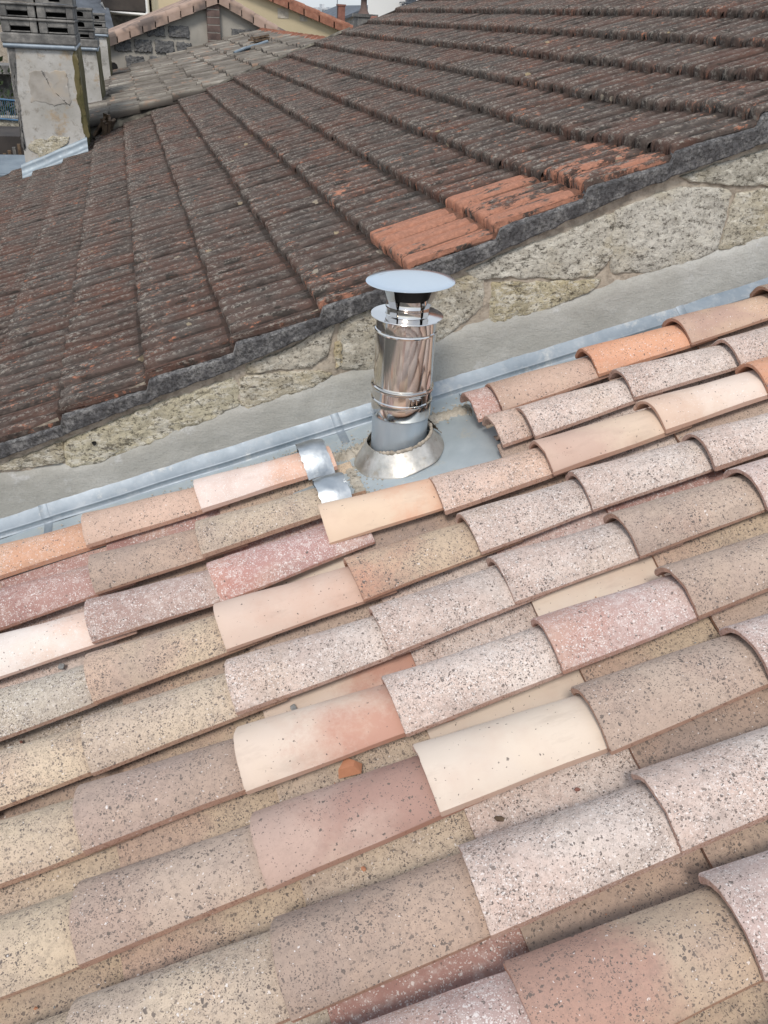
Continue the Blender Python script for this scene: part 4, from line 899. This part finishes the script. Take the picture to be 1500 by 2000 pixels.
# white building
wy_ = 20.0; wx0 = onY(718, 30, wy_).x
wb = thing('white_building', 'tall plain white building wall behind the top of the dark roof', 'building', Vector((wx0+3, wy_, 0)))
mb = MB(); q4 = [(wx0, wy_), (wx0+9, wy_), (wx0+9, wy_+6), (wx0+2.3, wy_+6)]; mb.hexa([Vector((a_, b_, 0)) for a_, b_ in q4]+[Vector((a_, b_, ZC+2.6)) for a_, b_ in q4]); mb.obj('wall', m_white, wb)
for q in (.9, 1.32): mb = MB(); mb.box((wx0+q, wy_-.006, 0), (wx0+q+.015, wy_-.001, ZC+2.6)); mb.obj('wall_joint', m_tower, wb)
mb = MB(); c = onY(806, 4, wy_)
for q in range(9): mb.tube([(c.x-.28+q*.07, wy_-.35, c.z-.03), (c.x-.28+q*.07, wy_-.35, c.z+.45)], .006, 5)
mb.tube([(c.x-.30, wy_-.35, c.z-.03), (c.x+.32, wy_-.35, c.z-.03)], .010, 6); mb.tube([(c.x-.30, wy_-.35, c.z+.1), (c.x+.32, wy_-.35, c.z+.1)], .008, 6); mb.tube([(c.x-.30, wy_-.35, c.z+.45), (c.x+.32, wy_-.35, c.z+.45)], .010, 6)
for sx in (-.3, .32): mb.tube([(c.x+sx, wy_-.35, c.z-.02), (c.x+sx, wy_, c.z-.02)], .010, 6)
mb.obj('balcony_rail', m_slate, wb)
mb = MB(); c = onY(787, 17, wy_); mb.box((c.x-.04, wy_-.2, c.z-.35), (c.x-.025, wy_, c.z+.10)); mb.box((c.x-.04, wy_-.2, c.z+.085), (c.x+.22, wy_-.185, c.z+.10)); mb.box((c.x+.03, wy_-.3, c.z+.05), (c.x+.20, wy_-.1, c.z+.28)); mb.obj('bracket', m_slate, wb)
# brick chimney and grey roofed house beyond
by = 30.0; c = onY(666, 20, by)
bcn = thing('brick_chimney', 'slim red brick chimney with an aerial against the sky', 'chimney', Vector((c.x, by, ZC-.6)))
mb = MB(); mb.box((c.x-.11, by-.12, ZC-.6), (c.x+.11, by+.12, ZC+.42)); mb.obj('shaft', m_brick, bcn); mb = MB(); mb.box((c.x-.13, by-.14, ZC+.42), (c.x+.13, by+.14, ZC+.47)); mb.obj('cap', m_brick, bcn)
mb = MB(); mb.tube([(c.x-.13, by, ZC+.0), (c.x-.13, by, ZC+.78)], .012, 6); mb.tube([(c.x-.22, by, ZC+.66), (c.x-.04, by, ZC+.66)], .008, 5); mb.tube([(c.x-.19, by, ZC+.6), (c.x-.07, by, ZC+.6)], .008, 5); mb.obj('aerial', m_slate, bcn)
gr = thing('grey_roof_house', 'distant house with a grey slate roof left of the white building', 'house', Vector((7.5, 31, 0)))
p0_ = onY(650, 40, 31); p1_ = onY(725, 10, 31); mb = MB(); prism(mb, [(p0_.x-2.5, 0), (p1_.x+2, 0), (p1_.x+2, p1_.z-.1), (p1_.x, p1_.z-.1), (p0_.x, p0_.z-.1), (p0_.x-2.5, p0_.z-.15)], 31, 36); mb.obj('wall', m_plaster, gr)
mb = MB(); prism(mb, [(p0_.x-2.5, p0_.z-.13), (p0_.x, p0_.z-.08), (p1_.x, p1_.z-.08), (p1_.x, p1_.z), (p0_.x, p0_.z), (p0_.x-2.5, p0_.z-.05)], 30.8, 36); mb.obj('roof', m_slate, gr)
# distant towers
for k, (px, top, wpx, lab) in enumerate(((622, 22, 10, 'pale distant tower block, leftmost and lowest of the three on the skyline'), (634, 15, 9, 'pale distant tower block, middle and tallest of the three on the skyline'), (649, 21, 15, 'pale distant tower block, rightmost and widest of the three on the skyline'))):
    Y = 300+k*6; c = onY(px, top, Y); hw_ = wpx/2*Y/1270
    t = thing('tower_block', lab, 'tower block', Vector((c.x, Y, 0)), 'tower blocks on the skyline')
    mb = MB(); mb.box((c.x-hw_, Y, 0), (c.x+hw_, Y+10, c.z)); mb.box((c.x-hw_*.4, Y+2, c.z), (c.x+hw_*.3, Y+6, c.z+1.0)); mb.obj('wall', m_tower, t)
    mb = MB()
    for fz in range(1, 5):
        for fx in range(4): mb.box((c.x-hw_*.85+fx*hw_*.45, Y-.04, c.z-fz*1.3), (c.x-hw_*.85+fx*hw_*.45+hw_*.25, Y-.01, c.z-fz*1.3+.8))
    mb.obj('windows', m_slate, t)['kind'] = 'stuff'
# ================================================================== TOP LEFT BACKGROUND
by2 = 26.0
def quadY(mb, pts, Y, D=3.0, mi=0): prism(mb, [(p.x, p.z) for p in [onY(a_, b_, Y) for a_, b_ in pts]], Y, Y+D, mi)
db = thing('brown_building', 'dark brown rendered building with a white gutter above the verge tiles', 'building', Vector((0, by2, 0)))
mb = MB(); P0, P1 = onY(199, 18, by2), onY(287, 26, by2); mb.box((P0.x, by2, P0.z-.0), (P1.x, by2+5, ZC+2.5)); mb.obj('upper_wall', m_darkroof, db)
mb = MB(); mb.box((P0.x+.02, by2+.3, 0), (P1.x-.02, by2+5, P0.z)); mb.obj('lower_wall', m_conc, db)
mb = MB(); mb.tube([P0+Vector((0, -.1, .15)), P0+Vector((.12, -.1, -.06)), P1+Vector((0, -.1, -.04))], .04, 8); mb.tube([P1+Vector((.03, -.1, -.05)), P1+Vector((.03, -.1, 1.5))], .05, 8); mb.obj('gutter', m_white, db)
bh = thing('blue_grey_house', 'blue-grey zinc roof seen past the dark brown building', 'house', Vector((1.6, 28, 0)))
mb = MB(); a_, b_ = onY(288, 30, 28), onY(345, 0, 28); mb.hexa([Vector((a_.x, 27, a_.z-.1)), Vector((b_.x+1, 27, a_.z-.1)), Vector((b_.x+1, 31, b_.z+.7)), Vector((a_.x, 31, b_.z+.7)), Vector((a_.x, 27, a_.z)), Vector((b_.x+1, 27, a_.z)), Vector((b_.x+1, 31, b_.z+.8)), Vector((a_.x, 31, b_.z+.8))]); mb.obj('roof', m_gutter, bh)
mb = MB(); mb.box((a_.x+.1, 27.2, 0), (b_.x+.9, 31, a_.z-.12)); mb.obj('wall', m_slate, bh)
for q in range(3): mb = MB(); mb.tube([Vector((a_.x, 26.9, a_.z+.25+q*.16)), Vector((b_.x+.2, 26.9, a_.z+.28+q*.16))], .02, 6); mb.obj('rail', m_slate, bh)
# slate roof and rubble wall behind the stacks
sr = thing('slate_roof_house', 'slate-roofed house tucked behind the louvred chimney pots', 'house', Vector((-1.0, 24, 0)))
a_ = onY(150, 60, 24); b_ = onY(215, 20, 24); mb = MB(); mb.hexa([Vector((a_.x-1, 24, a_.z-.1)), Vector((b_.x+.1, 24, a_.z-.3)), Vector((b_.x-.1, 27, b_.z+.3)), Vector((a_.x-1, 27, b_.z+.3)), Vector((a_.x-1, 24, a_.z)), Vector((b_.x+.1, 24, a_.z-.2)), Vector((b_.x-.1, 27, b_.z+.4)), Vector((a_.x-1, 27, b_.z+.4))]); mb.obj('roof', m_slate, sr)
mb = MB(); mb.box((a_.x-.9, 24.2, 0), (b_.x, 27, a_.z-.35)); mb.obj('wall', m_conc, sr)
for q in range(3): mb = MB(); mb.box((b_.x-.75+q*.25, 25.0+q*.2, a_.z+.12), (b_.x-.68+q*.25, 25.1+q*.2, a_.z+.34)); mb.obj('vent', m_white, sr)
# rear house wall beyond, earth coloured
rh = thing('rubble_house', 'rough ochre rubble wall of a house behind everything at the top left', 'house', Vector((-2, 34, 0)))
mb = MB(); mb.box((-9, 34, 0), (.0, 38, ZC+1.6)); o = mb.obj('wall', m_joint, rh)
# courtyard at far left: zinc box gutter, railing, dark boards, bushes
zb = thing('box_gutter', 'pale zinc box gutter left of the large chimney stack foot', 'gutter', Vector((-1.3, 10.3, ZC-1.75)))
gx0, gx1, gz = -1.62, -1.02, ZC-1.72
mb = MB(); T_ = lambda x, y, z: Vector((x+.14*(y-9.5)*-.35, y, z))
def gbox(lo, hi): 
    mb.hexa([T_(lo[0], lo[1], lo[2]), T_(hi[0], lo[1], lo[2]), T_(hi[0], hi[1], lo[2]), T_(lo[0], hi[1], lo[2]), T_(lo[0], lo[1], hi[2]), T_(hi[0], lo[1], hi[2]), T_(hi[0], hi[1], hi[2]), T_(lo[0], hi[1], hi[2])])
gbox((gx0+.03, 9.72, gz-.05), (gx1, 12.3, gz)); gbox((gx0-.06, 9.72, gz-.03), (gx0+.028, 12.3, gz+.16)); gbox((gx0+.03, 9.72, gz+.001), (gx1, 9.80, gz+.16)); gbox((gx0+.03, 10.2, gz+.001), (gx1, 10.26, gz+.1))
mb.obj('channel', m_gutter, zb)
for q in (9.74, 10.45, 11.1, 11.75):
    mb = MB(); gbox((gx0-.075, q, gz+.162), (gx0+.04, q+.05, gz+.168)); mb.obj('joint_strip', m_slate, zb)
mb = MB(); mb.box((-1.9, 9.7, 0), (-1.05, 12.6, ZC-1.80)); mb.obj('wall', m_darkroof, zb)
bl = thing('blue_railing', 'blue metal railing far below, left of the large chimney stack', 'railing', Vector((-1.6, 14, ZC-1.9)))
r0 = onY(-40, 190, 14); r1 = onY(34, 197, 14); mb = MB(); 
for (dz_) in (0, -.26): mb.tube([r0+Vector((0, 0, dz_)), r1+Vector((0, 0, dz_))], .014, 6)
mb.obj('rail', m_blue, bl)
for k in range(18): 
    p_ = r0.lerp(r1, k/17); m_ = MB(); m_.tube([p_+Vector((0, 0, -.26)), p_], .004, 5); m_.obj('baluster', m_blue, bl)
mb = MB(); p_ = onY(-40, 228, 14.05); q_ = onY(36, 232, 14.05); mb.box((p_.x, 14.02, p_.z-.22), (q_.x, 14.3, p_.z)); o = mb.obj('terrace_wall', m_stone, bl); o['c1'] = (.2, .19, .16)
ds = thing('dark_shed', 'dark timber shed roof in the courtyard below the blue railing', 'shed', Vector((-1.8, 15, 0)))
mb = MB(); mb.box((-6, 12.8, 0), (-1.25, 13.9, ZC-1.56)); mb.obj('body', m_darkroof, ds)
for k in range(5): mb = MB(); c = onY(4+k*9, 300-6*k, 12.9); mb.box((c.x-.02, 12.6, c.z-.9), (c.x+.02, 12.66, c.z)); mb.obj('board', m_wood if k != 3 else m_conc, ds)
mb = MB()
for k in range(2600):
    r = random.Random(k+900); cx_ = r.gauss(-2.9, .8); cy_ = 18+r.gauss(0, .6); cz_ = ZC-2.0+r.gauss(0, .5); z = r.uniform(.03, .09)
    if cx_ > -1.9: continue
    n_ = Vector((r.gauss(0, 1), r.gauss(0, 1), r.gauss(0, 1))).normalized(); e_ = n_.orthogonal().normalized(); f_ = n_.cross(e_); c = Vector((cx_, cy_, cz_))
    mb.add([c+e_*z, c+f_*z*.5, c-e_*z, c-f_*z*.5], [(0, 1, 2, 3)], 0, False)
bu = thing('courtyard_tree', 'dark green tree crown in the courtyard left of the large chimney stack', 'tree', Vector((-2.9, 18, 0)))
mb.obj('crown', m_leaf, bu); mb = MB(); mb.tube([(-2.9, 18, 0), (-2.85, 18, 3), (-2.9, 18, ZC-2.6)], .12, 8); mb.obj('trunk', m_wood, bu)
cw = thing('courtyard_wall', 'grey wall and low roof at the left edge behind the large chimney stack', 'wall', Vector((-3, 20, 0)))
mb = MB(); mb.box((-8, 20, 0), (-1.2, 20.4, ZC-1.25)); mb.box((-8, 19.6, ZC-1.25), (-1.15, 20.6, ZC-1.10)); mb.obj('masonry', m_conc, cw)

# ================================================================== LITTER ON THE NEW ROOF
def shard(px, py, size, mat, name, label, cat, seed, n=-.045, group=None, flat=.6):
    s_, y_ = onA(px, py, n); c = PA(s_, y_, n+size*.3); r = random.Random(seed); bm = bmesh.new(); bmesh.ops.create_icosphere(bm, subdivisions=1, radius=size)
    for v in bm.verts: v.co = Vector((v.co.x*r.uniform(.6, 1.25), v.co.y*r.uniform(.5, 1.0), v.co.z*flat*r.uniform(.6, 1.2)))
    bmesh.ops.convex_hull(bm, input=bm.verts); me = bpy.data.meshes.new(name); bm.to_mesh(me); bm.free(); me.materials.append(mat)
    o = bpy.data.objects.new(name, me); S.collection.objects.link(o); o.location = c; o.rotation_euler = (r.uniform(-.3, .3), -AL, r.uniform(0, 6)); props(o, label, cat, group); return o
s_, y_ = onA(681, 1502, -.04); mb = MB(); c = PA(s_, y_, -.045)
tri = [(-.026, -.010), (.022, -.018), (.030, .004), (.004, .026), (-.004, .022)]
tt = [(-.020, -.004), (.012, -.008), (.018, .003), (.003, .018), (-.002, .016)]
vs = [c+e1*a_+e2*b_ for a_, b_ in tri]+[c+e1*a_+e2*b_+nA*.020 for a_, b_ in tt]
mb.add(vs, [(4,3,2,1,0),(5,6,7,8,9)]+[(k, (k+1) % 5, 5+(k+1) % 5, 5+k) for k in range(5)], 0, False)
o = mb.obj('clay_shard', m_raw, None, origin=c); props(o, 'bright orange triangular clay shard lying in a channel between tiles', 'clay shard')
m_peb = simple('grey_pebble', [(.3, (.16, .17, .18)), (.7, (.36, .37, .37))], 30)
shard(573, 1383, .012, m_peb, 'pebble', 'grey pebble on the smooth cream channel tile', 'pebble', 2)
shard(120, 1304, .012, m_peb, 'pebble', 'grey mortar pebble in the channel near the left edge', 'pebble', 3)
shard(22, 1463, .010, m_white, 'white_chip', 'small white and orange chip in the channel at the left edge', 'chip', 4)
shard(975, 1600, .011, m_wood, 'dark_chip', 'small dark brown chip on a speckled channel tile', 'chip', 5, flat=.4)
shard(1128, 1543, .007, m_brick, 'red_crumb', 'red-brown clay crumb right of the dark chip', 'clay crumb', 6)
shard(711, 1698, .007, m_raw, 'orange_crumb', 'flat orange clay crumb in the channel at the bottom centre', 'clay crumb', 7, flat=.4)
shard(42, 1450, .006, m_brick, 'red_crumb', 'tiny dark red clay crumb beside the white chip', 'clay crumb', 8)
mats_g = [simple('brown_grit', [(.3, (.10, .075, .055)), (.7, (.22, .17, .13))], 60), m_raw, m_peb]
mb = MB()
for k in range(2800):
    r = random.Random(k+4000); i = r.choice([2, 3, 4, 5, 5, 6, 6, 7, 7, 8, 9]); s_ = r.uniform(-.6, 1.7)
    if noise.noise(Vector((s_*3.1, i*2.7, 0))) < .02: continue
    y_ = Y0-P*i-.027+r.gauss(-.004, .016); n_ = -.052+((y_-(Y0-P*i-.027))/.085)**2*.05-.012*(((s_-X0-.05)/LA) % 1)
    c = PA(s_, y_, n_); z = r.uniform(.0008, .0028)*(1.6 if r.random() < .06 else 1)
    vs = [c+Vector((r.uniform(.6, 1.3)*z*a_, r.uniform(.6, 1.3)*z*b_, z*c_*.7)) for a_, b_, c_ in ((1,0,0),(-1,0,0),(0,1,0),(0,-1,0),(0,0,1),(0,0,-1))]
    mb.add(vs, [(0,2,4),(2,1,4),(1,3,4),(3,0,4),(2,0,5),(1,2,5),(3,1,5),(0,3,5)], r.choice([0, 0, 0, 1, 2]), False)
o = mb.obj('roof_grit', mats_g, None, origin=PA(.4, 1.2, -.05)); props(o, 'brown and orange grit gathered in the channels between the new tiles', 'grit', kind='stuff')
# twig-like wires by the end tiles
mb = MB(); p_ = [onwall(894, 752, .03), onwall(896, 768, .04), PA(*onA(903, 778, 0), .0)]; mb.tube(p_, .0012, 5); o = mb.obj('bent_wire', m_slate, None, origin=p_[0]); props(o, 'thin dark wire bent down onto the short end tile', 'wire')
